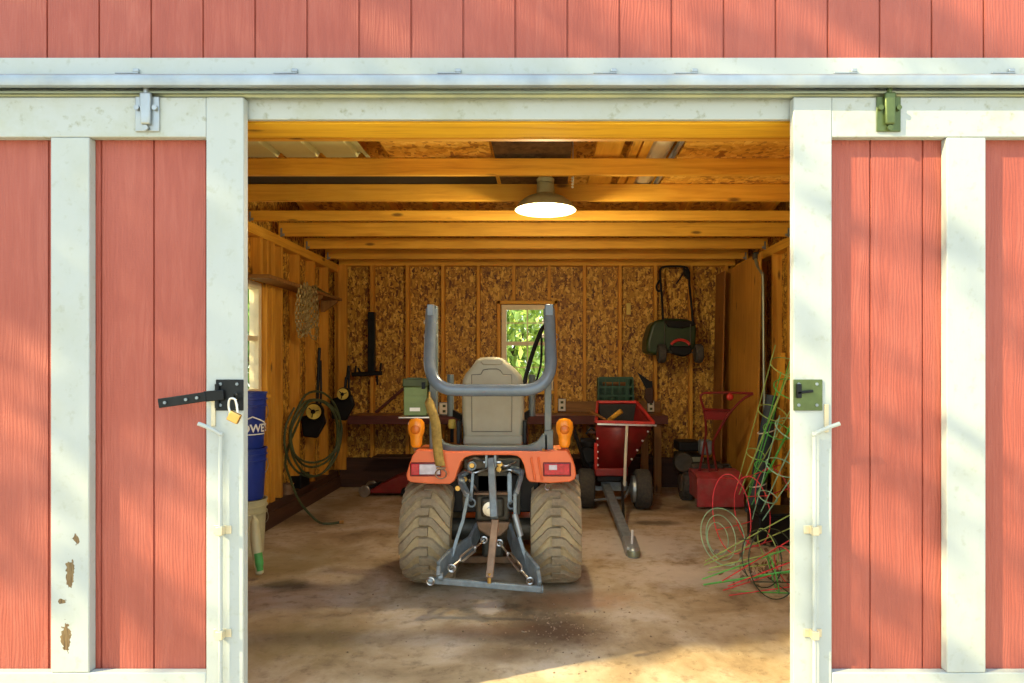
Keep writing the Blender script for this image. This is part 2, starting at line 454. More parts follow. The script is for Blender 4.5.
WB = (-.50, .095, 1.10, 2.085)     # back window X range and Z range
WL = (4.55, 5.42, 1.14, 2.08)      # side window depth range and Z range
def pl_back(mb, a, b, z0, t): mb.prism([(a, z0), (b, z0), (b, t[1]), (a, t[0])], YB + .09, YB + .14)
wb = board_wall(XL - .14, XR + .14, 0, lambda u: roof_z(YB + .1) - .02, [WB], pl_back).build('wall_back', M['osb'], smooth=False)
struct(wb)
def pl_left(mb, a, b, z0, t): mb.prism_x([(a, z0), (b, z0), (b, t[1]), (a, t[0])], XL - .14, XL - .09)
wl = struct(board_wall(2.64, YB + .09, 0, roof_z, [WL], pl_left).build('wall_left', M['osb'], smooth=False))
def pl_right(mb, a, b, z0, t): mb.prism_x([(a, z0), (b, z0), (b, t[1]), (a, t[0])], XR + .09, XR + .14)
wr = struct(board_wall(2.64, YB + .09, 0, roof_z, [], pl_right).build('wall_right', M['osb'], smooth=False))

# studs and plates belong to their wall
x = (371.8 - CX) / 87.3 - .4064
k = 0
while x < XR - .05:
    a, b = x - .019, x + .019
    if WB[0] - .02 < x < WB[1] + .02:
        MB().box(a, b, YB, YB + .088, WB[3] + .05, JZ - .01).build('stud', M['stud'], wb, .002)
        MB().box(a, b, YB, YB + .088, .12, WB[2] - .05).build('stud', M['stud'], wb, .002)
    else:
        MB().box(a, b, YB, YB + .088, .12, JZ - .01).build('stud', M['stud'], wb, .002)
    x += .4064
for xx in (WB[0] - .03, WB[1] + .03):
    MB().box(xx - .019, xx + .019, YB, YB + .088, .12, WB[3] + .045).build('stud', M['stud'], wb, .002)
MB().box(WB[0] - .05, WB[1] + .05, YB, YB + .088, WB[3] + .006, WB[3] + .044).build('window_header', M['pine_x'], wb, .002)
MB().box(WB[0] - .01, WB[1] + .01, YB, YB + .088, WB[2] - .044, WB[2] - .006).build('window_sill_board', M['pine_x'], wb, .002)
MB().box(XL, XR, YB, YB + .088, JZ - .01, JZ + .12).build('top_plate', M['pine_x'], wb, .002)
for wall, xa, xb, hole in ((wl, XL - .09, XL, WL), (wr, XR, XR + .09, None)):
    y = 2.9
    while y < YB - .02:
        if hole and hole[0] - .03 < y < hole[1] + .03:
            MB().box(xa, xb, y - .019, y + .019, .2, hole[2] - .05).build('stud', M['stud'], wall, .002)
            MB().box(xa, xb, y - .019, y + .019, hole[3] + .05, JZ - .09).build('stud', M['stud'], wall, .002)
        else:
            MB().box(xa, xb, y - .019, y + .019, .2, JZ - .09).build('stud', M['stud'], wall, .002)
        y += .4064
    if hole:
        for yy in (hole[0] - .03, hole[1] + .03):
            MB().box(xa, xb, yy - .019, yy + .019, .2, JZ - .09).build('stud', M['stud'], wall, .002)
    MB().box(xa, xb, 2.68, YB, JZ - .088, JZ - .002).build('top_plate', M['pine_y'], wall, .002)
# corner posts
MB().box(XL, XL + .10, YB - .05, YB, .2, JZ - .01).build('corner_post', M['stud'], wl, .002)
MB().box(XL - .09, XL + .0, 5.52, 5.60, .2, JZ - .09).build('corner_post', M['stud'], wl, .002)

struct(MB().box(XL + .02, XR - .02, YB - .045, YB - .005, 0, .335).build('baseboard_back', M['dark_x'], None, .004))
bl = MB().box(XL - .085, XL + .035, 2.7, YB - .05, 0, .13).box(XL - .085, XL + .01, 2.7, YB - .05, .131, .198)
struct(bl.build('baseboard_left', M['dark_y'], None, .004))
struct(MB().box(XR - .03, XR + .085, 2.7, YB - .05, 0, .198).build('baseboard_right', M['dark_y'], None, .004))

# roof
rf = MB().prism_x([(2.50, roof_z(2.50)), (7.75, roof_z(7.75)), (7.75, roof_z(7.75) + .03), (2.50, roof_z(2.50) + .03)], XL - .3, XR + .3).build('ceiling', M['osb'], smooth=False)
struct(rf)
rf.data.materials[0] = M['osb_l']  # brighter boards put light on the roof bays by colour
x = XL + .06
while x < XR:
    MB().prism_x([(2.66, roof_z(2.66) - .145), (7.40, roof_z(7.40) - .145), (7.40, roof_z(7.40) - .003), (2.66, roof_z(2.66) - .003)], x - .019, x + .019).build('rafter', M['pine_y'], rf)
    x += .4064

# front wall with grooved siding
def grooved(x0, x1, y, z0, z1, pitch=.2032, phase=0., w=.008, dep=.007):
    """vertical board faces with shallow grooves, as one outline carried up"""
    pts = [(x0, y)]; g = math.ceil((x0 - phase) / pitch) * pitch + phase
    while g < x1 - w:
        if g > x0 + w: pts += [(g - w / 2, y), (g - w / 2 + .0015, y + dep), (g + w / 2 - .0015, y + dep), (g + w / 2, y)]
        g += pitch
    pts += [(x1, y), (x1, y + .02), (x0, y + .02)]
    return MB().prism_z(pts, z0, z1)
ph = (47.2 - CX) / 256
fw = grooved(XL - .3, XR + .3, YS, OT + .014, roof_z(2.5), .2032, ph)
fw.box(XL - .15, XR + .15, YS + .021, YS + .15, OT + .2, roof_z(2.6) - .01)
for a, b in ((XL - .3, OL), (OR, XR + .3)):
    g = grooved(a, b, YS, 0, OT, .2032, ph); fw.add(g.v, g.f)
    fw.box(max(a, XL - .15), min(b, XR + .15), YS + .021, YS + .15, 0, OT)
struct(fw.build('wall_front', M['red'], smooth=False))
# timber header seen from below, white boards on its face
struct(MB().box(OL - .1, OR + .1, YS + .022, YS + .178, OT, OT + .19).build('lintel', M['lintel'], None, .003), 'yellow pine header spanning the doorway behind white trim', 'beam')
tr = MB()
tr.box(-4.2, 4.2, YS - .022, YS - .001, OT, OT + .118)
struct(tr.build('trim_1', M['white_w'], None, .003))
struct(MB().box(-4.2, 4.2, YS - .040, YS - .001, P(0, 72, 2.47).z - .06, P(0, 57.5, 2.46).z).build('trim_2', M['white'], None, .003))

# ------------------------------------------------------------------ sliding doors
DF, DP = 2.435, 2.474
def door_x(px): return (px - CX) * DF / F
ZT, ZB = HC + (CY - 97) * DF / F, .035
RT = HC + (CY - 137) * DF / F; RB = HC - (673 - CY) * DF / F
def make_door(name, stiles, ph):
    """stiles: list of (px0, px1); first and last are the outer ones"""
    root = thing(name, ((door_x(stiles[0][0]) + door_x(stiles[-1][1])) / 2, DF, ZB), None, None, kind='structure')
    x0, x1 = door_x(stiles[0][0]), door_x(stiles[-1][1])
    grooved(x0 + .02, x1 - .02, DP, ZB + .01, ZT - .01, .2032, ph).build('panel', M['red'], root, smooth=False)
    for i, (a, b) in enumerate(stiles):
        inner = 0 < i < len(stiles) - 1
        m = M['white_p'] if (inner and b < 400) else M['white']
        MB().box(door_x(a), door_x(b), DF, DP - .0005, RB + .001 if inner else ZB, RT - .001 if inner else ZT).build('stile', m, root, .004)
    xs = [(door_x(a), door_x(b)) for a, b in stiles]
    MB().box(xs[0][1], xs[-1][0], DF + .001, DP - .0005, RT, ZT).build('rail', M['white_w'], root, .004)
    MB().box(xs[0][1], xs[-1][0], DF + .001, DP - .0005, ZB, RB).build('rail', M['white'], root, .004)
    return root
d1 = make_door('door_1', [(-125, -85), (50.5, 89), (206, 243.5)], (154 - CX) / 258.7)
d2 = make_door('door_2', [(793.5, 832), (947, 986), (1120, 1162)], (870 - CX) / 258.7)
tag(d1, 'red sliding barn door with white trim, padlock and strap latch', 'door'); tag(d2, 'red sliding barn door with white trim beside green latch plate', 'door')

def hanger(px, root, mat):
    c = P(px, 112, DF); r = thing('door_hanger', c, None, None); adopt(r, root)
    MB().box(c.x - .046, c.x + .046, DF - .006, DF - .0005, P(0, 132, DF).z, P(0, 97, DF).z).build('mounting_plate', mat, r, .004)
    MB().prism([(c.x - .018, P(0, 126, DF).z), (c.x + .018, P(0, 126, DF).z), (c.x + .022, P(0, 94, DF).z), (c.x - .022, P(0, 94, DF).z)], DF - .022, DF - .006).build('strap', mat, r, .007, 3)
    b = MB()
    for dx, py in ((-.034, 109), (.034, 109), (0, 129)):
        b.lathe([(.010, -.012), (.010, -.004), (.001, -.001)], (c.x + dx, DF - .006, P(0, py, DF).z), 'Y', 10)
    b.build('bolt', mat, r)
    MB().tube([(c.x, DF - .012, P(0, 95, DF).z), (c.x, DF - .012, P(0, 88, DF).z)], .009, 10).build('stem', mat, r)
M['bronze'] = simple('greenish_bronze_plate', (.09, .13, .045), .4, .5, .2, 20)
hanger(148, d1, M['galv']); hanger(888, d2, M['bronze'])
# children of children: keep three levels at most
for o in list(bpy.data.objects):
    if o.name.startswith('door_hanger'): pass

def latch_plate(px0, px1, mat, root):
    r = MB().box(door_x(px0), door_x(px1), DF - .006, DF - .0005, P(0, 410.5, DF).z, P(0, 379.5, DF).z).build('latch_plate', mat, root, .002)
    b = MB()
    for px in (px0 + 5, px1 - 6):
        for py in (384, 405):
            b.lathe([(.006, -.004), (.006, 0), (.0001, .001)], (door_x(px), DF - .006, P(0, py, DF).z), 'Y', 8)
    b.build('screw', M['hitch'], r)
    return r
latch_plate(216.5, 244, M['black_m'], d1)
lp = latch_plate(793, 822, M['bronze'], d2)
hs = MB().bar(P(799, 398, DF - .012), P(799, 384, DF - .012), .018, .012, (0, 1, 0)).bar(P(797, 393, DF - .012), P(813, 391, DF - .012), .010, .012, (0, 1, 0))
hs.build('catch', M['black_m'], lp, .002)
# hinged strap latch that stands out to the left
sh = MB(); sh.bar(P(158.5, 403.5, DF - .035), P(206, 396.5, DF - .03), .008, .036, (0, 0, 1)); sh.bar(P(204, 396.6, DF - .028), P(224, 394.8, DF - .014), .008, .040, (0, 0, 1))
so = sh.build('strap_latch', M['black_m'], d1, .003)
MB().tube([P(217, 384, DF - .012), P(217, 408, DF - .012)], .008, 10).build('hinge_pin', M['black_m'], so)
hb = MB()
for px, py in ((165, 402.6), (186, 399.5), (197, 397.8)):
    hb.lathe([(.006, -.004), (.006, 0)], P(px, py, DF - .040), 'Y', 8)
hb.build('rivet', M['hitch'], so)
st = MB().tube(catmull([P(234, 397, DF - .004), P(235, 393, DF - .03), P(237, 397, DF - .03), P(236, 401, DF - .004)], 5), .004, 8)
st.build('staple', M['black_m'], d1)

def cane_bolt(top, hx, root, mat):
    pts = [P(hx, 423.5, DF - .045), P((hx + top) / 2, 428, DF - .035), P(top, 435, DF - .022), P(top, 445, DF - .018), P(top, 560, DF - .018), (P(top, 600, DF - .018).x, DF - .018, .06)]
    r = MB().tube(catmull(pts, 6), .0075, 10).build('cane_bolt', mat, root)
    for py in (530.5, 634.5):
        c = P(top, py, DF - .018)
        b = MB().box(c.x - .034, c.x + .034, DF - .005, DF - .0005, c.z - .016, c.z + .016)
        b.box(c.x - .013, c.x + .013, DF - .034, DF - .004, c.z - .016, c.z + .016)
        b.build('guide_bracket', M['bracket'], r, .003)
M['bracket'] = simple('stained_bracket', (.62, .58, .42), .5, .3, .15, 20, (.36, .22, .08), .5)
cane_bolt(220.5, 198, d1, M['white']); cane_bolt(814.5, 840, d2, M['white'])
MB().box(P(214, 0, DF).x - .008, P(214, 0, DF).x + .008, DF - .008, DF - .0005, P(0, 426, DF).z, P(0, 400, DF).z).build('keeper', M['bracket'], d1, .002)
MB().box(P(826, 0, DF).x - .008, P(826, 0, DF).x + .008, DF - .008, DF - .0005, P(0, 432, DF).z, P(0, 404, DF).z).build('keeper', M['bracket'], d2, .002)

# padlock
pc = P(234.5, 416.5, DF - .042)
pk = thing('padlock', pc, 'brass padlock hanging on the black latch of the sliding door', 'padlock')
b = MB().prism([(pc.x - .022, pc.z - .022), (pc.x + .022, pc.z - .022), (pc.x + .022, pc.z + .016), (pc.x - .022, pc.z + .016)], pc.y - .009, pc.y + .009)
b.rot(Matrix.Rotation(.45, 3, 'Y'), pc).build('lock_body', M['brass'], pk, .004)
sp = [pc + Vector(q) for q in ((-.013, 0, .012), (-.016, 0, .04), (-.008, 0, .066), (.008, 0, .066), (.014, 0, .05), (.014, 0, .012))]
MB().tube([pc + Matrix.Rotation(-.15, 3, 'Y') @ (q - pc) for q in catmull(sp, 6)], .0045, 10).build('shackle', M['steel'], pk)

# overhead track
tz0, tz1 = P(0, 87, 2.40).z, P(0, 72.5, 2.40).z
tk = thing('door_track', (0, 2.42, tz0), 'galvanised sliding door track above both red doors', 'door track')
prof = [(2.455, tz1), (2.42, tz1 + .004), (2.395, tz1 - .008), (2.386, (tz0 + tz1) / 2), (2.392, tz0 + .004), (2.405, tz0), (2.405, tz0 + .006), (2.399, tz0 + .012), (2.395, (tz0 + tz1) / 2), (2.402, tz1 - .014), (2.42, tz1 - .004), (2.455, tz1 - .006)]
MB().prism_x(prof, -4.2, 4.2).build('rail_channel', M['galv'], tk, 0, smooth=True, sharp=50)
MB().prism_x([(2.456, tz0 - .02), (2.446, tz0 - .02), (2.44, tz0 - .012), (2.425, tz0 - .012), (2.425, tz0 - .004), (2.456, tz0 - .004)], -4.2, 4.2).build('lower_lip', M['galv_d'], tk)
for px in (-40, 126, 285, 449, 605, 686, 846, 1004):
    c = P(px, 70, 2.445)
    MB().box(c.x - .045, c.x + .045, 2.444, 2.459, c.z - .014, c.z - .007).box(c.x + .022, c.x + .045, 2.447, 2.459, c.z - .0065, c.z + .008).build('mounting_clip', M['galv'], tk, .003)

# ------------------------------------------------------------------ ceiling joists
jl = ['nearest the doorway', 'just in front of the hanging lamp', 'just behind the hanging lamp', 'fourth from the doorway', 'fifth from the doorway', 'sixth from the doorway', 'nearest the back wall']
JH = (.12, .10, .118, .080, .122, .105, .105)
for i in range(7):
    y = 3.27 + .61 * i
    j = MB().box(XL - .02, XR + .02, y, y + .038, JZ, JZ + JH[i]).build('ceiling_joist', M['pine_x'], None, .003)
    if i: j.data.transform(Matrix.Translation((0, 0, 0)))
    tag(j, 'bare pine ceiling joist, ' + jl[i], 'joist', 'ceiling joists across the shed', 'structure')
    for xx, s in ((XL + .008, 1), (XR - .008, -1)):
        h = MB().box(xx - .008, xx + .008, y - .003, y - .0005, JZ - .01, JZ + .07)
        h.box(min(xx, xx + s * .03), max(xx, xx + s * .03), y - .005, y - .003, JZ - .002, JZ + .02)
        h.build('joist_hanger', M['galv'], j)

# things stored on the joists, and a sheet that darkens the loft
LZ = JZ + .121
def lay(px, py=148): return (px - CX) / (CY - py) * (LZ - HC)
pn = MB(); xs = []; rows = []
x = -2.30; prof = []
while x < lay(377):
    for dx, z in ((0, 0), (.165, 0), (.18, .028), (.205, .028), (.22, 0)):
        if x + dx < lay(378): prof.append((x + dx, z))
    x += .245
pn.sheet([[Vector((a, yy, LZ + .004 + z)) for a, z in prof] for yy in (2.72, 3.94)])
tag(pn.build('corrugated_panel', M['panel'], None, 0, solid=.002, smooth=False, recalc=False), 'pale ribbed metal roofing panel stored flat on the ceiling joists', 'roofing panel')
tag(MB().box(lay(384), lay(490), 2.75, 3.93, LZ, LZ + .012).build('flake_board_sheet', M['osb_l'], smooth=False), 'orange flake board offcut lying on joists beside ribbed metal panel', 'board')
tag(MB().box(XL + .03, -.335, 3.97, 4.60, LZ, LZ + .006).build('loft_shade_sheet', M['shade_black'], smooth=False), 'black sheet added on joists left of the lamp to darken the loft', 'sheet')  # added sheet, stands in for the darkness between the joists
tag(MB().box(lay(492.5), lay(572), 2.75, 4.62, LZ + .004, LZ + .020).build('dark_loft_board', M['osb_d'], smooth=False), 'dark board lying on joists above the hanging lamp', 'board')
tag(MB().box(lay(683), 2.1, 2.72, 4.95, LZ, LZ + .012).build('flake_board_sheet', M['osb_l'], smooth=False), 'wide flake board sheet lying on joists at the right wall', 'board')
for i, (a, b, y0, z, l) in enumerate(((596, 623, 3.0, 0, 'wide pine plank stored on joists right of the lamp cord'), (631, 640, 3.1, 0, 'narrow pine batten on joists beside the wide plank'), (642, 651, 2.9, .0, 'narrow pine batten on joists beside the pale pipe'))):
    o = MB().box(lay(a), lay(b), y0, 4.78 - .05 * i, LZ, LZ + .035).build('loft_plank', M['pine_y'], None, .003)
    tag(o, l, 'plank', 'planks stored on the joists')
c0 = lay(663)
o = MB(); pr = [(.085, 0), (.085, 1.9), (.076, 1.9), (.076, 0), (.085, 0)]
o.lathe(pr, (c0, 2.85, LZ + .086), 'Y', 24, False)
tag(o.build('plastic_pipe', M['pvc']), 'fat pale plastic pipe lying on the joists', 'pipe')
o = MB().prism_x([(2.85, LZ), (4.8, LZ), (4.8, LZ + .03), (2.85, LZ + .03)], lay(677), lay(680.5))
tag(o.build('metal_angle', M['galv']), 'thin grey metal strip on joists beside the pale pipe', 'metal strip')

# pendant lamp
lc = G(545.5, 4.2); lz = HC + (CY - 210) * 4.2 / F
lp_ = thing('pendant_lamp', (lc.x, 4.2, lz), 'olive enamel barn lamp with lit bulb hanging from the joists', 'lamp')
R0 = 31 * 4.2 / F
prof = [(.050, .175), (.056, .17), (.060, .105), (.075, .098), (.13, .075), (.175, .04), (R0 - .004, .006), (R0, 0), (R0 - .004, -.003), (R0 - .010, .003), (.168, .034), (.125, .066), (.07, .088), (.04, .09)]
MB().lathe(prof, (lc.x, 4.2, lz), 'Z', 48).build('lamp_shade', M['lamp_enamel'], lp_, sharp=60)
MB().lathe([(R0 - .012, .0015), (.166, .031), (.122, .062), (.05, .083), (.001, .084)], (lc.x, 4.2, lz), 'Z', 48, False).build('reflector', M['lamp_in'], lp_, recalc=False)
MB().lathe([(.055, .176), (.058, .20), (.045, .215), (.001, .216)], (lc.x, 4.2, lz), 'Z', 24).build('lamp_cap', M['lamp_enamel'], lp_)
MB().lathe([(.001, -.022), (.022, -.018), (.036, .0), (.036, .02), (.024, .05), (.018, .08)], (lc.x, 4.2, lz), 'Z', 24).build('bulb', M['bulb'], lp_)
hk = catmull([(lc.x, 4.2, lz + .21), (lc.x, 4.2, lz + .222), (lc.x - .018, 4.19, lz + .235), (lc.x, 4.185, lz + .252), (lc.x + .018, 4.19, lz + .236), (lc.x, 4.2, lz + .22)], 5)
MB().tube(hk, .004, 8).build('hook', M['brass'], lp_)
cr = catmull([P(573, 130, 4.0), P(573, 158, 4.0), P(573.5, 178, 4.02), P(572.5, 187, 4.05)], 5)
pc_ = thing('pull_cord', cr[-1], 'white beaded pull cord hanging beside the lamp', 'cord')
MB().tube(cr, .003, 6).build('cord', M['cordwhite'], pc_)
bb = MB()
for i in range(4): bb.ball(P(572.6, 178 + i * 3, 4.04), .008, 6)
bb.build('bead', M['cordwhite'], pc_)

# ------------------------------------------------------------------ windows
def window(name, o0, o1, axis, kind_light):
    pass
w1 = thing('window_1', ((WB[0] + WB[1]) / 2, YB + .07, WB[2]), None, None, kind='structure')
x0, x1, z0, z1 = WB; ya, yb = YB + .03, YB + .10
f = MB().box(x0, x0 + .055, ya, yb, z0, z1).box(x1 - .055, x1, ya, yb, z0, z1).box(x0 + .055, x1 - .055, ya, yb, z1 - .055, z1).box(x0 + .055, x1 - .055, ya, yb, z0, z0 + .05)
f.build('frame', M['cream'], w1, .003)
zm = HC + (CY - 343.5) * 7.38 / F
MB().box(x0 + .055, x1 - .055, ya + .008, ya + .05, zm - .022, zm + .022).build('meeting_rail', M['cream'], w1, .002)
g = MB(); xm = (x0 + x1) / 2
g.box(xm - .006, xm + .006, ya + .02, ya + .03, zm, z1 - .05); zz = HC + (CY - 323) * 7.38 / F
g.box(x0 + .05, x1 - .05, ya + .021, ya + .031, zz - .006, zz + .006)
g.box(xm - .006, xm + .006, ya + .02, ya + .03, z0 + .04, zm); g.box(x0 + .05, x1 - .05, ya + .021, ya + .031, z0 + .26, z0 + .272)
g.build('muntin', M['cream'], w1)
MB().box(x0 + .05, x1 - .05, ya + .035, ya + .039, z0 + .04, z1 - .05).build('pane', M['glass'], w1, smooth=False)
w2 = thing('window_2', (XL - .07, (WL[0] + WL[1]) / 2, WL[2]), None, None, kind='structure')
y0, y1, z0, z1 = WL; xa, xb = XL - .12, XL - .04
f = MB().box(xa, xb, y0, y0 + .055, z0, z1).box(xa, xb, y1 - .055, y1, z0, z1).box(xa, xb, y0 + .055, y1 - .055, z1 - .055, z1).box(xa, xb, y0 + .055, y1 - .055, z0, z0 + .05)
f.build('frame', M['cream'], w2, .003)
MB().box(xa + .02, xb - .01, y0 + .05, y1 - .05, (z0 + z1) / 2 - .02, (z0 + z1) / 2 + .02).build('meeting_rail', M['cream'], w2)
MB().box(xa + .04, xa + .044, y0 + .05, y1 - .05, z0 + .04, z1 - .05).build('pane', M['glass'], w2, smooth=False)
MB().box(XL - .09, XL + .03, y0 - .02, y1 + .02, z0 - .035, z0 - .003).build('window_sill', M['pine_y'], w2, .002)

# ------------------------------------------------------------------ tractor
TX = -.335; TD = 4.12; TR = .332
tr_ = thing('tractor', (TX, TD, 0), 'compact orange tractor with muddy chevron tires parked facing away', 'tractor')

def chevron_tire(xc, yc, R, W, nl, name, rim_r, lug_h=.024):
    Rc = R - lug_h
    def rad(u):
        a = abs(u) / (W / 2); return Rc - .028 * a ** 3.5
    us = [-W / 2 + W * i / 16 for i in range(17)]
    prof = [(rim_r, -W * .36), (rim_r + .02, -W * .44), ((rim_r + Rc) / 2, -W * .515), (Rc - .05, -W * .505)] + [(rad(u), u) for u in us] + [(Rc - .05, W * .505), ((rim_r + Rc) / 2, W * .515), (rim_r + .02, W * .44), (rim_r, W * .36), (rim_r, -W * .36)]
    o = MB().lathe(prof, (xc, yc, R), 'X', 64, False).build(name, M['tire'], tr_, sharp=45)
    lg = MB(); c = Vector((xc, yc, R)); pitch = 2 * PI / nl
    def pt(u, th, r): return c + Vector((u, -r * math.cos(th), r * math.sin(th)))   # th = 0 on the camera side, growing upwards
    for k in range(nl):
        for s in (-1, 1):
            base = k * pitch + (0 if s < 0 else pitch / 2)
            path = []
            for t in [i / 9 for i in range(10)]:
                u = s * (W * .5 * (1 - t) - W * .085 * t)       # from the shoulder to a little past the middle
                e = min(1, t / .68); off = .30 * (e - .5) * (1 if True else 0)
                off = .19 * 2 * (min(t, .60) / .60) - .19
                path.append((u, base + off))
            wd = pitch * .37
            rows = []
            for iq, (u, th) in enumerate(path):
                wd = pitch * (.33 - .11 * min(1, iq / 6))
                rb, rt = rad(u) - .012, rad(u) + lug_h * (1 if abs(u) < W * .46 else .8)
                rows.append([pt(u, th - wd * 1.25, rb), pt(u, th - wd * .82, rt), pt(u, th + wd * .82, rt), pt(u, th + wd * 1.25, rb)])
            n = 4; vs = [p for r in rows for p in r]; fs = []
            for i in range(len(rows) - 1):
                for q in range(3): fs.append((i * n + q, i * n + q + 1, (i + 1) * n + q + 1, (i + 1) * n + q))
            fs += [(0, 1, 2, 3), tuple((len(rows) - 1) * n + q for q in (3, 2, 1, 0))]
            lg.add(vs, fs)
    lg.build('tread_lugs', M['lug'], o, sharp=30)
    rm = MB().lathe([(rim_r - .001, -W * .36), (rim_r - .012, -W * .30), (rim_r - .03, -W * .12), (.10, -W * .06), (.001, -W * .06)], (xc, yc, R), 'X', 40, False)
    rm.lathe([(rim_r - .001, W * .36), (rim_r - .012, W * .30), (rim_r - .03, -W * .05), (.001, -W * .055)], (xc, yc, R), 'X', 40, False)
    rm.build('rim', M['outlet'], o)
    return o
chevron_tire(-.724, TD, TR, .306, 17, 'rear_tire', .155)
chevron_tire(.068, TD, TR, .306, 17, 'rear_tire', .155)

# fender body, its outline seen from behind
FD = 3.85
out = [(406, 475), (407, 480), (411, 482.5), (430, 484), (450, 484.3), (454.5, 481), (458, 470), (461, 462), (465, 457.5), (472, 455.5), (490, 455.2), (510, 455.2), (517, 456), (521, 459), (524, 466), (526.5, 478), (529.5, 482), (550, 483.3), (570, 482), (575, 479), (576.3, 475), (575, 466), (571, 456), (566.5, 450), (556, 450.5), (544, 451.7), (500, 451.7), (442, 451.7), (430, 450.5), (416.5, 449.5), (412, 456), (408.5, 466)]
poly = [((a - CX) * FD / F, HC - (b - CY) * FD / F) for a, b in out]
fm = MB().prism(poly, FD, FD + .045)
def fsub(idx): return [((out[i][0] - CX) * FD / F, HC - (out[i][1] - CY) * FD / F) for i in idx]
lf_ = [i for i in range(len(out)) if out[i][0] <= 465]; rt_ = [i for i in range(len(out)) if out[i][0] >= 521]
fm.prism(fsub(lf_), FD + .0452, FD + .26); fm.prism(fsub(rt_), FD + .0452, FD + .26)
for x0_, x1_ in ((-.825, -.545), (-.105, .18)):
    ro, ri = .405, .39
    arc_ = [(TD + ro * math.cos(t), TR + ro * math.sin(t)) for t in [PI * (.10 + .40 * k / 12) for k in range(13)]]
    arc_ += [(TD + ri * math.cos(t), TR + ri * math.sin(t)) for t in [PI * (.50 - .40 * k / 12) for k in range(13)]]
    fm.prism_x(arc_, x0_, x1_)
fm.build('fender', M['orange'], tr_, .010, 3)
# ribs on the inner shoulder of the fender
for px in (531, 538):
    a, b_ = P(px, 457, FD), P(px + 4, 480, FD)
    MB().tube([a + Vector((0, -.001, 0)), b_ + Vector((0, -.001, 0))], .008, 8).build('fender_rib', M['orange'], tr_)
def rect(mb, a, b, c, d, dep, t): 
    p, q = P(a, c, dep), P(b, d, dep)
    return mb.box(p.x, q.x, dep, dep + t, q.z, p.z)
def tail_light(a, b, broad_glare):
    r = rect(MB(), a, b, 462.5, 476.5, FD - .010, .012).build('tail_light', M['lens_d'], tr_, .006, 3)
    if broad_glare:
        rect(MB(), a + 1, a + 9, 464, 475, FD - .017, .01).build('red_lens', M['lens'], r, .003)
        rect(MB(), a + 9.2, b - 1, 464.5, 474.5, FD - .016, .009).build('lens_glare', M['lens_glint'], r, .003)  # whitish glare laid over the lens as a patch
    else:
        rect(MB(), a + 1.5, b - 1.5, 464, 475, FD - .017, .01).build('red_lens', M['lens'], r, .003)
        rect(MB(), a + 6, a + 14, 465, 470, FD - .019, .004).build('lens_glare', M['lens_glint'], r, .001)
tail_light(410, 441, True); tail_light(543, 571, False)

def amber(px):
    c = P(px, 433, 3.90); s = 3.90 / F
    r = thing('turn_signal', c, None, None); adopt(r, tr_)
    prof = [(.001, -14.8 * s), (4.0 * s, -14.3 * s), (5.8 * s, -11 * s), (5.9 * s, -8 * s), (6.2 * s, -4 * s), (8.2 * s, 1 * s), (8.8 * s, 6 * s), (8.2 * s, 10.5 * s), (5.2 * s, 14 * s), (.001, 15 * s)]
    b = MB().lathe(prof, c, 'Z', 28, False)
    b.v = [Vector((p.x, c.y + (p.y - c.y) * .72, p.z)) for p in b.v]
    b.build('lens', M['amber'], r)
    i = MB().lathe([(.001, -.0), (.034, 0), (.040, .004), (.034, .008)], (c.x, c.y - .0355, c.z + 5.0 * s), 'Y', 24)
    d = MB().ball((c.x, c.y - .030, c.z + 4.0 * s), .030, 8, (1, .5, 1)).build('reflector_spot', M['amber_d'], r)
    MB().bar(c + Vector((0, .02, -14 * s)), c + Vector((0, .03, -18 * s)), .04, .02).build('bracket', M['steel'], r)
amber(416.3); amber(564.6)

# roll bar: fixed posts, cross member and the folded hoop
RD = 3.97
for nm, a, b in (('l', 430, 437.5), ('r', 544.5, 551.5)):
    p0, p1 = P(a, 306, RD), P(b, 450, RD)
    MB().box(p0.x, p1.x, RD - .03, RD + .03, p1.z, p0.z).build('roll_bar_post', M['grey_paint'], tr_, .006)
    a2, b2 = (430, 439) if nm == 'l' else (544.5, 553.2)
    q0, q1 = P(a2, 430.5, RD - .035), P(b2, 451, RD - .035)
    MB().box(q0.x, q1.x, RD - .04, RD + .04, q1.z, q0.z).build('post_socket', M['grey_paint'], tr_, .004)
cm = [(432, 452), (432, 436), (438.5, 434), (440, 439), (444, 443.5), (452, 445.8), (470, 446.5), (515, 446.5), (529, 445.5), (537, 442), (543, 434), (548, 434), (548, 452)]
MB().prism([((a - CX) * 3.93 / F, HC - (b - CY) * 3.93 / F) for a, b in cm], 3.93, 3.99).build('cross_member', M['grey_paint'], tr_, .006)
def sq_sweep(pts, w, n=14, flat=.75):
    """rounded square tube"""
    mb = MB().tube(pts, w, n); 
    return mb
hp = [P(431.5, 309, 3.93), P(431, 320, 3.92), P(430, 345, 3.86), P(429.6, 363, 3.81), P(432, 375, 3.78), P(438, 384, 3.76), P(448, 389, 3.75), P(462, 390.2, 3.75), P(490, 390.2, 3.75), P(518, 390.2, 3.75), P(532, 389, 3.75), P(542, 384, 3.76), P(548.5, 375, 3.78), P(551, 363, 3.81), P(550.5, 345, 3.86), P(549.5, 320, 3.92), P(549, 309, 3.93)]
MB().tube(catmull(hp, 6), .036, 16).build('folded_hoop', M['hoop_paint'], tr_, sharp=60)
for a, b in ((427.5, 434), (545, 553.5)):
    q0, q1 = P(a, 304.5, 3.91), P(b, 316, 3.91)
    MB().box(q0.x, q1.x, 3.885, 3.94, q1.z, q0.z).build('hinge_bracket', M['hoop_paint'], tr_, .005)
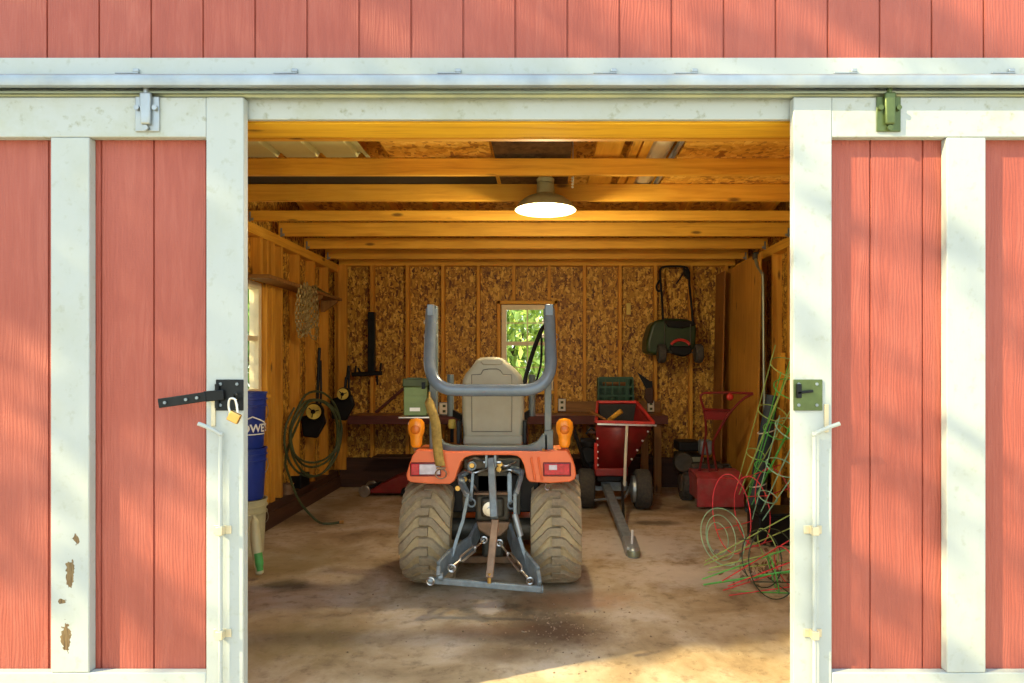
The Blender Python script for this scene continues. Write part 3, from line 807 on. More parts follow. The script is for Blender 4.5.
for sx, px in ((-1, 426), (1, 552.5), (1, 436), (-1, 544)):
    for py in (322, 336):
        c = P(px, py, 3.93); bb = MB().tube([c - Vector((.012, 0, 0)), c + Vector((.012, 0, 0))], .013, 8)
        bb.build('hinge_pin', M['steel'], tr_)
rg = P(555.5, 337, 3.92)
MB().tube([rg + Vector((.018 * math.cos(a), 0, .020 * math.sin(a))) for a in [2 * PI * k / 14 for k in range(14)]], .0025, 6, True).build('pin_ring', M['steel'], tr_)

# seat
s_ = 4.10
so_ = [(463.5, 441.5), (461.8, 420), (461.2, 395), (462.2, 380), (465, 374), (471, 367), (476, 360), (480, 357.8), (487, 357), (497, 357), (503, 358.5), (508, 363), (515, 369), (521, 375.5), (523, 382), (524, 395), (524, 420), (522.5, 441.5)]
def pz(l, d): return [((a - CX) * d / F, HC - (b - CY) * d / F) for a, b in l]
st_ = thing('seat', G(492.5, 4.3, .9), None, None); adopt(st_, tr_)
MB().prism(pz(so_, s_), s_, s_ + .10).build('backrest', M['seat'], st_, .028, 4)
ip = [(471.5, 432), (471.3, 400), (471.3, 374.5), (480.5, 374), (483, 369.5), (489, 368.5), (497, 368.5), (500.5, 370), (503, 374), (512, 374.5), (512.3, 400), (512, 432)]
MB().prism(pz(ip, s_ - .002), s_ - .003, s_ + .01).build('panel_seam', M['seat_d'], st_)
ip2 = [(472.2, 431.2), (472.0, 400), (472.0, 375.3), (481, 374.8), (483.4, 370.4), (489, 369.4), (497, 369.4), (500, 370.8), (502.6, 374.8), (511.4, 375.3), (511.6, 400), (511.3, 431.2)]
MB().prism(pz(ip2, s_ - .004), s_ - .006, s_ + .01).build('document_cover', M['seat'], st_, .002)
hg = [(480, 361.5), (484, 358.8), (500, 358.8), (503.5, 361.5), (500, 364.8), (483.5, 364.8)]
MB().prism(pz(hg, s_ - .004), s_ - .012, s_ + .01).build('grab_handle', M['seat'], st_, .006, 3)
a = P(463, 433, s_); b_ = P(523, 446, s_)
MB().box(a.x, b_.x, s_ - .01, s_ + .45, b_.z, a.z - .012).build('cushion', M['seat'], st_, .02, 3)
MB().box(a.x - .01, b_.x + .01, s_ + .02, s_ + .44, b_.z - .06, b_.z + .004).build('seat_base', M['black'], st_, .01)
for px in (459.5, 525):
    c0, c1 = P(px, 420, 4.13), P(px, 443, 4.13)
    MB().box(c0.x - .012, c0.x + .012, 4.07, 4.16, c1.z, c0.z).build('hip_bracket', M['black_m'], st_, .006)
for px in (450.5, 532):
    c0, c1 = P(px, 371.5, 4.25), P(px, 416, 4.25)
    MB().tube(catmull([c1, c1 + Vector((0, 0, .06)), c0 - Vector((0, 0, .08)), c0 - Vector((0, 0, .02))], 4), .023, 12).build('armrest', M['grey_paint'], st_)
    MB().bar(c1 + Vector((0, 0, .03)), P(492 + (18 if px > 500 else -18), 425, 4.2), .02, .04).build('armrest_bracket', M['black'], st_)
bl_ = catmull([P(546, 324, 3.97), P(541, 331, 4.0), P(533, 352, 4.08), P(526, 376, 4.12), P(524.5, 386, 4.13)], 6)
sb = MB(); sb.sheet([[p - Vector((.014, 0, 0)), p + Vector((.014, .004, 0))] for p in bl_])
b2 = catmull([P(541.5, 330, 4.0), P(541.5, 350, 4.05), P(540.5, 366, 4.08), P(536, 382, 4.1)], 6)
sb.sheet([[p - Vector((.007, 0, 0)), p + Vector((.007, .003, 0))] for p in b2])
sb.build('seat_belt', M['black'], tr_, solid=.003)
rv = catmull([P(549, 332, 3.96), P(549.5, 350, 3.93), P(549, 368, 3.9)], 5)
# operator levers left of the seat
lv = MB().tube([P(452, 442, 4.2), P(452, 428, 4.2)], .012, 8).build('lever', M['black_m'], tr_)
MB().lathe([(.001, -.03), (.022, -.028), (.026, .0), (.022, .028), (.001, .032)], P(452, 424, 4.2), 'Z', 14).build('lever_knob', M['yellow'], lv)
# deck, hood, steering wheel, front axle (ahead of the seat)
MB().box(TX - .36, TX + .36, 4.3, 5.05, .42, .46).build('deck', M['black'], tr_, .01)
MB().box(TX - .30, TX + .30, 4.02, 4.9, .46, .70).build('seat_platform', M['black'], tr_, .01)
hd = MB().prism_x([(5.0, .50), (6.30, .50), (6.36, .62), (6.28, .80), (5.9, .90), (5.0, .95)], TX - .17, TX + .17)
hd.build('hood', M['orange'], tr_, .04, 4)
MB().box(TX - .2, TX + .2, 4.93, 5.02, .46, 1.0).build('dashboard', M['black'], tr_, .03, 3)
wh = MB().tube([Vector((TX + .17 * math.cos(t), 4.80 + .06 * math.sin(t), 1.09 + .155 * math.sin(t) * .5)) for t in [2 * PI * k / 28 for k in range(28)]], .012, 8, True)
for t in (PI / 2, PI * 7 / 6, PI * 11 / 6): wh.tube([(TX, 4.80, 1.08), (TX + .17 * math.cos(t), 4.80 + .06 * math.sin(t), 1.09 + .0775 * math.sin(t))], .008, 6)
wh.tube([(TX, 4.80, 1.08), (TX, 4.95, .95)], .02, 8); wh.build('steering_wheel', M['black'], tr_)
MB().box(TX - .40, TX + .40, 5.92, 6.0, .19, .27).build('front_axle', M['cast'], tr_, .01)
for sx in (-1, 1):
    c = (TX + sx * .42, 5.96, .225)
    t = MB().lathe([(.11, -.07), (.17, -.088), (.205, -.08), (.222, -.05), (.225, 0), (.222, .05), (.205, .08), (.17, .088), (.11, .07)], c, 'X', 36, True).build('front_tire', M['tire_c'], tr_)
    MB().lathe([(.105, -.075), (.09, -.06), (.03, -.05), (.03, .05), (.09, .06), (.105, .075)], c, 'X', 24).build('rim', M['outlet'], t)
MB().box(TX - .45, TX + .45, 4.85, 5.6, .12, .22).build('mower_deck', M['orange'], tr_, .03, 3)
# rear axle and gearbox
MB().tube([(-.60, TD, TR), (-.06, TD, TR)], .07, 14).build('rear_axle', M['cast'], tr_)
gb = MB(); a, b_ = P(475, 494, 4.0), P(510, 521.5, 4.0)
gb.box(a.x, b_.x, 4.0, 4.5, b_.z, a.z); 
gb.box(P(481, 0, 3.98).x, P(504, 0, 3.98).x, 3.97, 4.1, P(0, 518, 3.98).z, P(0, 498, 3.98).z)
gb.build('gearbox', M['cast'], tr_, .02, 3)
a, b_ = P(476, 470, 4.02), P(509, 493, 4.02)
MB().box(a.x, b_.x, 4.02, 4.45, b_.z, a.z).build('hydraulic_block', M['cast'], tr_, .015, 2)
MB().box(P(474, 0, 3.97).x, P(511, 0, 3.97).x, 3.95, 4.02, P(0, 494.5, 3.97).z, P(0, 492.5, 3.97).z).build('shield_lip', M['rusty'], tr_, .002)
MB().lathe([(.001, -.06), (.018, -.06), (.018, -.01), (.045, -.008), (.045, .03)], P(490, 509, 3.965), 'Y', 16).build('drive_shaft_stub', M['steel'], tr_)
sk = [(476, 522), (510, 522), (508, 530), (500, 537), (488, 537), (478, 530)]
MB().prism(pz(sk, 4.0), 4.0, 4.3).build('skid_shield', M['rusty'], tr_, .01)
MB().box(P(462, 0, 4.3).x, P(524, 0, 4.3).x, 4.3, 4.38, P(0, 564, 4.3).z, P(0, 556, 4.3).z).build('drawbar_frame', M['rusty'], tr_, .01)
MB().box(TX - .07, TX + .07, 4.1, 4.9, .15, .45).build('chassis', M['cast'], tr_, .02)
for sx in (-1, 1):
    MB().prism_x([(4.0, .45), (4.45, .45), (4.5, .66), (4.0, .68)], TX + sx * .17 - .012, TX + sx * .17 + .012).build('frame_plate', M['cast'], tr_, .005)
# hoses and valves under the fender strip
hz = MB()
for k_, (pa, pb, pc2) in enumerate((((468, 462), (475, 458), (486, 463)), ((465, 470), (474, 473), (488, 468)), ((497, 463), (506, 466), (516, 462)), ((500, 472), (510, 470), (519, 475)), ((469, 480), (474, 486), (478, 492)))):
    hz.tube(catmull([P(*pa, 3.98), P(*pb, 3.95), P(*pc2, 3.99)], 5), .007, 8)
hz.build('hydraulic_hose', M['steel'], tr_)
MB().box(P(464, 0, 3.99).x, P(520, 0, 3.99).x, 4.0, 4.04, P(0, 469, 4).z, P(0, 459, 4).z).build('valve_block', M['cast'], tr_, .004)
for px, py in ((472, 465), (500, 464), (499, 469), (465, 479), (458, 488)):
    MB().lathe([(.016, -.014), (.016, .01), (.008, .012)], P(px, py, 3.955), 'Y', 8).build('fitting', M['brass'], tr_)
# top bracket and top link
tb = MB()
for px in (487.3, 496): tb.box(P(px, 0, 3.93).x - .008, P(px, 0, 3.93).x + .008, 3.86, 4.02, P(0, 466, 3.93).z, P(0, 452.5, 3.93).z)
tb.build('top_link_bracket', M['hitch'], tr_, .003)
MB().tube([P(483.5, 462.5, 3.9), P(501, 462.5, 3.9)], .010, 8).build('top_link_pin', M['steel'], tr_)
MB().bar(P(491, 459, 3.88), P(494.2, 518, 3.66), .042, .042, (0, 1, 0)).build('top_link', M['hitch'], tr_, .006)
MB().bar(P(495.2, 520, 3.66), P(489.3, 578, 3.53), .042, .03, (0, 1, 0)).build('top_link_rod', M['rusty'], tr_, .004)
MB().tube([P(489.3, 573, 3.53), P(489.2, 583, 3.53)], .011, 8).build('hitch_ball_pin', M['brass'], tr_)
# lower links, lift arms, lift rods
def poly_bar(pts, w, h, name, mat, parent=tr_):
    mb = MB()
    for p, q in zip(pts, pts[1:]): mb.bar(p, q, w, h, (0, 1, .3))
    for p in pts: mb.ball(p, min(w, h) * .5, 6)
    return mb.build(name, mat, parent, .002)
def plate_link(pts, t, hgt, name, mat):
    """flat bar whose face stands upright"""
    mb = MB()
    for p, q in zip(pts, pts[1:]): mb.bar(p, q, t, hgt, (0, 0, 1))
    return mb.build(name, mat, tr_, .004)
plate_link([P(478, 530, 4.05), P(470, 545, 3.9), P(450, 559, 3.72), P(439, 571, 3.60), P(438.5, 580, 3.56)], .022, .11, 'lower_link', M['hitch'])
plate_link([P(509, 530, 4.05), P(514, 545, 3.9), P(527, 563, 3.72), P(537.5, 576, 3.60), P(539, 588, 3.54)], .022, .11, 'lower_link', M['hitch'])
poly_bar([P(470, 470, 4.0), P(460, 476, 3.95), P(462, 484, 3.86), P(468, 496, 3.78)], .022, .04, 'lift_arm', M['hitch'])
poly_bar([P(512, 468, 4.0), P(522, 472, 3.95), P(519, 483, 3.86), P(515.5, 495, 3.78)], .022, .04, 'lift_arm', M['hitch'])
poly_bar([P(468, 495, 3.78), P(463, 520, 3.78), P(457, 538, 3.76), P(452, 556, 3.73)], .020, .020, 'lift_rod', M['hitch'])
poly_bar([P(515, 494, 3.78), P(515, 512, 3.78), P(519, 535, 3.76), P(523, 549, 3.74), P(528, 562, 3.72)], .020, .020, 'lift_rod', M['hitch'])
MB().tube([P(514.6, 514, 3.765), P(520.5, 536, 3.75)], .018, 12).build('rod_sleeve', M['galv'], tr_)
poly_bar([P(473, 473, 3.88), P(471, 500, 3.85)], .018, .022, 'check_link', M['hitch'])
poly_bar([P(509.5, 474, 3.88), P(510, 503, 3.85)], .026, .022, 'check_link', M['hitch'])
def ringed(c, r, w=.005): return MB().tube([Vector(c) + Vector((r * math.cos(t), 0, r * math.sin(t))) for t in [2 * PI * k / 14 for k in range(14)]], w, 6, True)
for px, py in ((471.5, 503), (511.5, 505), (472, 466)):
    ringed(P(px, py, 3.83), .022, .006).build('clevis', M['hitch'], tr_)
def turnbuckle(p, q):
    p, q = Vector(p), Vector(q); t = (q - p); n = t.normalized(); s = n.cross(Vector((0, 1, 0))).normalized()
    a, b = p + t * .28, p + t * .74
    mb = MB().tube([p, a], .007, 8).tube([b, q], .007, 8)
    for sg in (-1, 1): mb.tube([a, a + n * .015 + s * sg * .014, b - n * .015 + s * sg * .014, b], .007, 8)
    mb.ball(a, .012, 6); mb.ball(b, .012, 6)
    r = ringed(p, .018, .006); mb.add(r.v, r.f); r = ringed(q, .018, .006); mb.add(r.v, r.f)
    mb.build('turnbuckle', M['steel'], tr_)
turnbuckle(P(484, 540, 3.85), P(451, 568, 3.62)); turnbuckle(P(499.5, 543, 3.85), P(530, 581, 3.60))
MB().bar(P(430.5, 580.2, 3.57), P(541.5, 589.2, 3.53), .028, .034).build('drawbar', M['hitch'], tr_, .005)
for px, py in ((431, 580.5), (541, 589), (441, 577)):
    MB().tube([P(px - 2.2, py, 3.55), P(px + 2.2, py, 3.55)], .022, 10).build('ball_joint', M['hitch'], tr_)
r = ringed(P(430.5, 581.5, 3.53), .020, .004); r.build('lynch_pin_ring', M['steel'], tr_)
r = ringed(P(452, 568.5, 3.60), .020, .004); r.build('lynch_pin_ring', M['steel'], tr_)
MB().tube(catmull([P(546, 484, 3.83), P(545, 488, 3.82), P(548, 490, 3.82), P(549.5, 487, 3.83)], 4), .003, 6).build('fender_hook', M['steel'], tr_)
for px in (420.5, 441.5, 543.5, 557):
    MB().lathe([(.010, -.004), (.010, .010), (.001, .012)], P(px, 450.5, 3.9), 'Z', 8).build('bolt', M['brass'], tr_)

# bracket and the olive can on it
a = P(399.5, 416.3, 3.93); b_ = P(434, 418, 3.93)
MB().box(a.x, b_.x, 3.90, 4.12, b_.z, a.z).build('can_shelf', M['steel'], tr_, .002)
MB().box(b_.x - .012, b_.x + .012, 3.95, 4.0, b_.z - .06, a.z + .05).build('shelf_bracket', M['steel'], tr_, .002)
def can():
    D = 3.92; z0 = P(0, 416, D).z + .0015; z1 = P(0, 387, D).z; zt = P(0, 378.5, D).z
    x0, x1 = P(403, 0, D).x, P(427.5, 0, D).x
    r = thing('ammo_can', ((x0 + x1) / 2, D + .1, z0), 'olive green metal can with white label standing behind the left amber light', 'metal box')
    MB().box(x0 + .003, x1 - .003, D, D + .19, z0, z1).build('can_body', M['olive'], r, .006)
    l = MB().box(x0 - .003, x1 + .002, D - .006, D + .196, z1 + .001, zt).build('lid', M['olive_d'], r, .006)
    MB().bar((x0 + .03, D - .012, zt + .002), (x1 - .03, D - .012, zt + .002), .01, .008).build('handle', M['olive_d'], l)
    rb = MB(); rb.box(x0 + .018, x1 - .018, D - .003, D + .001, z1 - .055, z1 - .043); rb.box(x0 + .028, x1 - .028, D - .003, D + .001, z0 + .02, z0 + .075)
    rb.build('embossing', M['olive'], r, .001)
    MB().box(x0 + .042, x1 - .045, D - .0045, D - .0032, z0 + .028, z0 + .05).build('paper_label', M['paper'], r)
    MB().box(x1 - .035, x1 - .012, D - .010, D, z1 - .012, z1 + .03).build('latch', M['black_m'], r, .002)
can()

# tan strap over the roll bar post
sp = catmull([P(429.3, 392, 3.90), P(429.5, 403, 3.86), P(432, 411, 3.84), P(435.5, 423, 3.83), P(437, 440, 3.825), P(438.5, 455, 3.82), P(440.5, 466, 3.815)], 6)
ws = [.006] * 4 + [.016, .024] + [.029] * 40
ss = thing('tie_down_strap', sp[-1], 'tan webbing strap with hook hanging over left side of orange fender', 'strap')
mb = MB(); mb.sheet([[p - Vector((ws[i], 0, 0)), p + Vector((0, -.006, 0)), p + Vector((ws[i], 0, 0))] for i, p in enumerate(sp)])
mb.build('webbing', M['webbing'], ss, solid=.004)
hk = ringed(P(441, 474, 3.812), .033, .005); hk.v = [Vector((p.x, p.y, P(0, 474, 3.812).z + (p.z - P(0, 474, 3.812).z) * .85)) for p in hk.v]
hk.bar(P(436.5, 468, 3.812), P(445.5, 468, 3.812), .012, .012); hk.build('hook', M['rusty'], ss)

# ------------------------------------------------------------------ work bench along the back wall
BY0 = 6.86; BZ = .845
wbch = thing('workbench', (-.4, 7.1, 0), 'long wooden workbench with dark red front edge along the back wall', 'workbench')
MB().box(-2.12, 1.32, BY0 + .03, YB - .001, BZ - .04, BZ).build('bench_top', M['rough_x'], wbch, .003)
MB().box(-2.12, 1.32, BY0, BY0 + .028, BZ - .09, BZ + .002).build('front_edge', M['maroon_x'], wbch, .003)
for x in (-.95, .1, 1.08, 1.22):
    MB().box(x - .04, x + .04, BY0 + .06, BY0 + .12, 0, BZ - .041).build('leg', M['rough_z'], wbch, .003)
MB().box(.16, 1.32, YB - .03, YB - .002, BZ + .003, BZ + .13).build('back_board', M['rough_x'], wbch, .003)
MB().box(-1.9, 1.2, YB - .30, YB - .06, .36, .38).build('lower_shelf', M['dark_x'], wbch)
MB().bar((-1.93, 7.30, BZ + .005), (-1.60, 7.30, BZ + .29), .03, .04, (0, 1, 0)).build('diagonal_brace', M['maroon_x'], wbch, .002)
# power sockets
def socket(px, py, w, h, d, l, dep=.05):
    c = P(px, py, d); r = thing('power_outlet', c, l, 'outlet', 'ivory outlet boxes along the bench')
    MB().box(c.x - w / 2, c.x + w / 2, d, d + dep, c.z - h / 2, c.z + h / 2).build('box', M['galv'], r, .003)
    MB().box(c.x - w / 2 + .004, c.x + w / 2 - .004, d - .005, d - .0005, c.z - h / 2 + .004, c.z + h / 2 - .004).build('cover_plate', M['outlet'], r, .003)
    s = MB()
    for dz in (-.22, .22): s.box(c.x - .016, c.x + .016, d - .007, d - .0045, c.z + dz * h - .014, c.z + dz * h + .014)
    s.build('socket', M['olive_d'], r, .002)
socket(562, 405, .085, .14, YB - .055, 'ivory outlet box on the back wall right of the tractor seat', .024)
socket(651, 406.3, .075, .13, YB - .055, 'ivory outlet box behind the red hopper', .024)
socket(444.2, 408.6, .11, .13, 6.95, 'ivory outlet box left of the tractor seat', .10)
MB_ = MB().box(P(442, 0, 6.97).x, P(446, 0, 6.97).x, 6.96, 7.0, BZ + .001, BZ + .012)
MB_.build('conduit', M['galv'], bpy.data.objects['power_outlet.002'])
c = P(628.5, 309, YB + .085)
tag(MB().box(c.x - .024, c.x + .024, YB + .075, YB + .089, c.z - .065, c.z + .065).build('paint_stick', M['yellow'], None, .002), 'small yellow strip fixed to the back wall right of the window', 'strip')
# crate
cr_ = thing('crate', P(616, 402, 7.0), 'dark green slotted plastic crate on the bench above the red hopper', 'crate')
def slab(x0, x1, z0, z1, y, rows, cols, taper=.03):
    mb = MB(); 
    for i in range(rows + 1):
        z = z0 + (z1 - z0) * i / rows; k = taper * (1 - i / rows) * -1
        mb.box(x0 - taper * (1 - i / rows), x1 + taper * (1 - i / rows), y, y + .012, z - .012, z + .012)
    for i in range(cols + 1):
        t = i / cols
        mb.bar((x0 - taper + (x1 - x0 + 2 * taper) * t, y + .006, z0), (x0 + (x1 - x0) * t, y + .006, z1), .014, .010, (0, 1, 0))
    return mb
q0, q1 = P(599, 402, 6.95), P(633, 378, 6.95)
bk = MB().box(q0.x, q1.x, 7.18, 7.19, BZ + .002, q1.z - .004)
bk.build('back_panel', M['crate'], cr_)
slab(q0.x, q1.x, BZ + .02, q1.z, 6.95, 4, 5, .012).build('front_grid', M['crate'], cr_)
for xx in (q0.x, q1.x): MB().box(xx - .006, xx + .006, 6.96, 7.18, BZ + .002, q1.z).build('side_panel', M['crate'], cr_)
MB().box(q0.x + .06, q1.x - .05, 7.168, 7.178, q1.z - .11, q1.z - .05).build('faded_stripe', M['rough_x'], cr_)
# dark saw leaning on the back wall
hw = thing('hand_saw', P(648, 398, 7.25), 'dark hand saw leaning on the back wall above the right end of the bench', 'saw')
MB().prism(pz([(637, 372), (640, 374), (650, 381), (652.5, 381), (653, 396), (645, 397), (646, 389)], 7.26), 7.255, 7.262).build('blade', M['black_m'], hw)
MB().prism(pz([(645, 389), (653, 387), (653.3, 403), (648, 403.5), (644, 398)], 7.25), 7.24, 7.268).build('handle', M['dark_x'], hw, .006)

# ------------------------------------------------------------------ red hopper machine with tongue
hpx = thing('chipper', G(617, 6.2), 'red wheeled chipper with flared hopper and long grey tow tongue', 'chipper')
rimf, rimb = 6.0, 6.45
A = [P(596, 421.5, rimf), P(654, 423, rimf), P(636.5, 402, rimb), P(597.5, 402, rimb)]
B = [P(596.5, 469, 6.1), P(627, 469, 6.1), P(627, 466, 6.4), P(598, 466, 6.4)]
hb = MB(); n = 4
hb.add(A + B, [(0, 1, 5, 4), (1, 2, 6, 5), (2, 3, 7, 6), (3, 0, 4, 7)])
hb.build('hopper', M['redp'], hpx, solid=.006)
lq = [q + Vector((0, -.02, 0)) for q in (A[2], A[3], B[3], B[2])]  # black panel painted in for the shade inside the hopper
lq[0] += Vector((-.01, 0, -.02)); lq[1] += Vector((.01, 0, -.02))
MB().add(lq + [q + Vector((0, .008, 0)) for q in lq], [(0, 1, 2, 3), (4, 5, 6, 7), (0, 1, 5, 4), (1, 2, 6, 5), (2, 3, 7, 6), (3, 0, 4, 7)]).build('hopper_shade_panel', M['shade_black'], hpx)
rm = MB()
for i in range(4): rm.bar(A[i], A[(i + 1) % 4], .026, .026)
rm.build('hopper_rim', M['redb'], hpx, .004)
MB().bar(A[0] + Vector((.01, -.016, -.022)), A[1] + Vector((.02, -.016, -.022)), .012, .016).build('lip_edge', M['steel'], hpx)
bt = MB()
for i in range(4):
    t = .18 + .2 * i; p = A[1].lerp(B[1], t); bt.lathe([(.010, -.010), (.010, 0)], p + Vector((-.012, -.004, 0)), 'Y', 8)
for i in range(5):
    t = .35 + .14 * i; p = A[0].lerp(B[0], t); bt.lathe([(.008, -.010), (.008, 0)], p + Vector((.012, -.004, 0)), 'Y', 8)
bt.build('bolt', M['steel'], hpx)
MB().bar(A[0].lerp(B[0], .45) + Vector((-.005, -.005, 0)), B[0] + Vector((-.005, -.005, 0)), .03, .03).build('side_flange', M['redb'], hpx, .003)
a, b_ = P(595, 468, 6.1), P(628, 476, 6.1)
MB().box(a.x, b_.x, 6.08, 6.45, b_.z, a.z).build('lower_chute', M['redp'], hpx, .01)
MB().box(a.x + .02, b_.x - .02, 6.12, 6.4, b_.z - .06, b_.z - .001).build('rotor_housing', M['black_m'], hpx, .01)
MB().tube([A[0].lerp(A[1], .53) + Vector((0, -.02, -.03)), P(625.5, 455, 5.98), P(624.5, 486, 5.98)], .014, 10).build('prop_rod', M['cordwhite'], hpx)
en = MB(); a, b_ = P(582, 435, 6.35), P(597, 468, 6.35)
en.box(a.x, b_.x - .02, 6.35, 6.65, b_.z, a.z - .06); en.lathe([(.07, -.06), (.09, -.05), (.09, 0), (.05, .02)], P(589, 441, 6.4), 'Z', 16)
en.lathe([(.08, -.03), (.08, 0)], P(588, 455, 6.34), 'Y', 18)
en.build('engine', M['black'], hpx, .008)
MB().lathe([(.04, 0), (.045, .012), (.03, .02)], P(592, 433, 6.3), 'Z', 14).build('fuel_cap', M['steel'], hpx)
ho = MB(); ho.tube(catmull([P(574, 430, 6.3), P(579, 445, 6.25), P(584, 462, 6.25), P(590, 470, 6.3)], 5), .018, 8); ho.tube(catmull([P(586, 434, 6.3), P(592, 428, 6.3), P(597, 436, 6.3)], 5), .01, 8)
ho.build('cable', M['black'], hpx)
wr_ = .19
def cart_wheel(px, d, flip):
    c = Vector(((px - CX) * d / F, d, wr_)); s = flip
    t = MB().lathe([(.105, -.062), (.130, -.072), (.165, -.076), (.185, -.06), (wr_, -.02), (wr_, .02), (.185, .06), (.165, .078), (.125, .075), (.105, .065)], c, 'X', 36, True).build('wheel', M['tire_c'], hpx)
    MB().lathe([(.132, s * .072), (.128, s * .10), (.112, s * .085), (.085, s * .10), (.05, s * .12), (.001, s * .125)], c, 'X', 28, False).build('rim', M['galv'], t)
cart_wheel(586, 6.25, -1); cart_wheel(642, 6.2, -1)
cL, cR = G(586, 6.25, wr_), G(642, 6.2, wr_)
MB().bar(cL, cR, .04, .04).build('axle', M['hitch'], hpx)
MB().bar(P(606, 486, 6.2), P(629.5, 545, 4.78), .075, .06).build('tow_tongue', M['hitch'], hpx, .006)
MB().bar(P(601, 484, 6.22), P(627, 484, 6.22), .05, .05).build('frame_bar', M['hitch'], hpx, .004)
MB().bar(P(622, 480, 6.1), P(623.5, 520, 5.4), .025, .03).build('support_bar', M['black_m'], hpx, .003)
MB().tube(catmull([P(595, 500, 6.0), P(605, 499, 5.85), P(615, 498, 5.8), P(625, 497, 5.9), P(628, 488, 6.1)], 5), .012, 8).build('step_bar', M['hitch'], hpx)
cc = P(632, 551, 4.68)
co = MB().bar(P(628.8, 540, 4.82), P(633, 553, 4.64), .10, .08)
co.ball((cc.x + .005, 4.63, cc.z - .004), .05, 10); co.build('coupler', M['galv'], hpx, .01)
MB().lathe([(.046, -.04), (.05, -.012), (.046, 0)], (cc.x + .005, 4.625, .05), 'Z', 20).build('coupler_socket', M['galv_d'], hpx)
MB().bar(P(631.5, 546, 4.7), P(632.5, 530, 4.68), .016, .02, (0, 1, 0)).build('coupler_lever', M['print'], hpx, .003)
# sticks in the hopper
for (p, q, r, l) in ((P(610, 420, 6.15), P(621.5, 411, 6.1), .024, 'stubby wooden stick lying inside the red hopper mouth'), (P(607, 421, 6.05), P(590, 411.5, 6.0), .014, 'thin branch poking out over the left rim of the red hopper')):
    d_ = (q - p)
    tag(MB().tube([p - d_ * .25, p, p.lerp(q, .5) + Vector((0, 0, .006)), q], [r * .8, r, r * .95, r], 10).build('stick', M['rough_x'] if r < .02 else M['pine_x']), l, 'stick')

# ------------------------------------------------------------------ tiller
tl = thing('tiller', G(712, 6.2), 'red garden tiller with upright handle frame by the right back corner', 'tiller')
x0, x1 = P(697, 0, 6.12).x, P(744, 0, 6.12).x
arc = [(6.12, .03), (6.10, .20), (6.12, .30), (6.20, .345), (6.42, .355), (6.55, .33), (6.55, .30), (6.42, .33), (6.22, .32), (6.145, .28), (6.125, .2), (6.14, .03)]
cv = MB().prism_x(arc, x0, x1); cv.box(x0, x0 + .008, 6.125, 6.55, .10, .32); cv.box(x1 - .008, x1, 6.125, 6.55, .10, .32)
cv.build('tine_cover', M['redp_l'], tl, .004)
tn = MB()
for i in range(4):
    xx = x0 + .05 + (x1 - x0 - .1) * i / 3
    for k_ in range(4):
        t = k_ * PI / 2 + i * .5; tn.bar((xx, 6.35, .16), (xx, 6.35 + .145 * math.cos(t), .16 + .145 * math.sin(t)), .02, .03, (1, 0, 0))
tn.tube([(x0, 6.35, .16), (x1, 6.35, .16)], .02, 10); tn.build('tines', M['rusty'], tl)
for px in (687, 727):
    c = Vector((P(px, 0, 6.55).x, 6.62, .18))
    t = MB().lathe([(.09, -.045), (.13, -.055), (.165, -.05), (.18, -.02), (.18, .02), (.165, .05), (.13, .055), (.09, .045)], c, 'X', 32, True)
    for k_ in range(18):
        a = 2 * PI * k_ / 18; t.obox(c + Vector((0, .178 * math.cos(a), .178 * math.sin(a))), (.09, .025, .02), (a + PI / 2, 0, 0))
    t = t.build('wheel', M['tire_c'], tl)
    MB().lathe([(.09, -.048), (.08, -.06), (.03, -.065), (.001, -.066)], c, 'X', 24, False).build('rim', M['steel'], t)
MB().tube([(P(687, 0, 6.55).x, 6.62, .18), (P(727, 0, 6.55).x, 6.62, .18)], .02, 10).build('axle', M['black_m'], tl)
ea, eb = P(676, 441, 6.6), P(702, 473, 6.6)
e = MB().box(ea.x + .02, eb.x, 6.5, 6.85, eb.z, ea.z - .13); e.box(ea.x + .01, eb.x - .02, 6.52, 6.8, ea.z - .10, ea.z)
e.build('engine', M['black'], tl, .02, 3)
MB().lathe([(.09, -.03), (.10, -.01), (.10, .02)], P(683, 462, 6.49), 'Y', 22).build('recoil_starter', M['cast'], tl)
MB().box(ea.x + .06, eb.x - .01, 6.485, 6.5, ea.z - .20, ea.z - .15).build('engine_shroud', M['galv_d'], tl, .004)
MB().box(P(700, 0, 6.45).x, P(712, 0, 6.45).x, 6.42, 6.55, P(0, 455, 6.45).z, P(0, 440, 6.45).z).build('belt_guard', M['hitch'], tl, .02)
MB().box(x0 + .02, x1 - .12, 6.40, 6.66, .30, .40).build('transmission', M['cast'], tl, .01)
hf = MB()
for pts in (((699, 473, 6.3), (704, 446, 6.2), (706, 430, 6.12), (704, 410, 6.05), (700.5, 397, 6.0), (704, 393, 6.0)), ((717, 472, 6.3), (713, 446, 6.2), (718, 432, 6.12), (729, 414, 6.05), (742, 400, 5.98), (753, 393.5, 5.93))):
    hf.tube(catmull([P(*q) for q in pts], 5), .012, 8)
hf.tube([P(704, 393, 6.0), P(728, 392.5, 5.98), P(753, 393.5, 5.93)], .012, 8)
hf.tube([P(703, 409, 6.04), P(730, 410.5, 6.05)], .012, 8)
hf.build('handle_frame', M['redp'], tl)
MB().prism(pz([(704, 410), (729, 411), (723, 420), (705.5, 419.5)], 6.06), 6.05, 6.062).build('control_panel', M['redp'], tl)
MB().ball(P(730, 397, 5.96), .034, 8, (1, .6, 1)).build('knob', M['redb'], tl)
MB().tube([P(706, 442, 6.18), P(709.5, 472, 6.25)], .010, 8).build('shift_rod', M['redp'], tl)

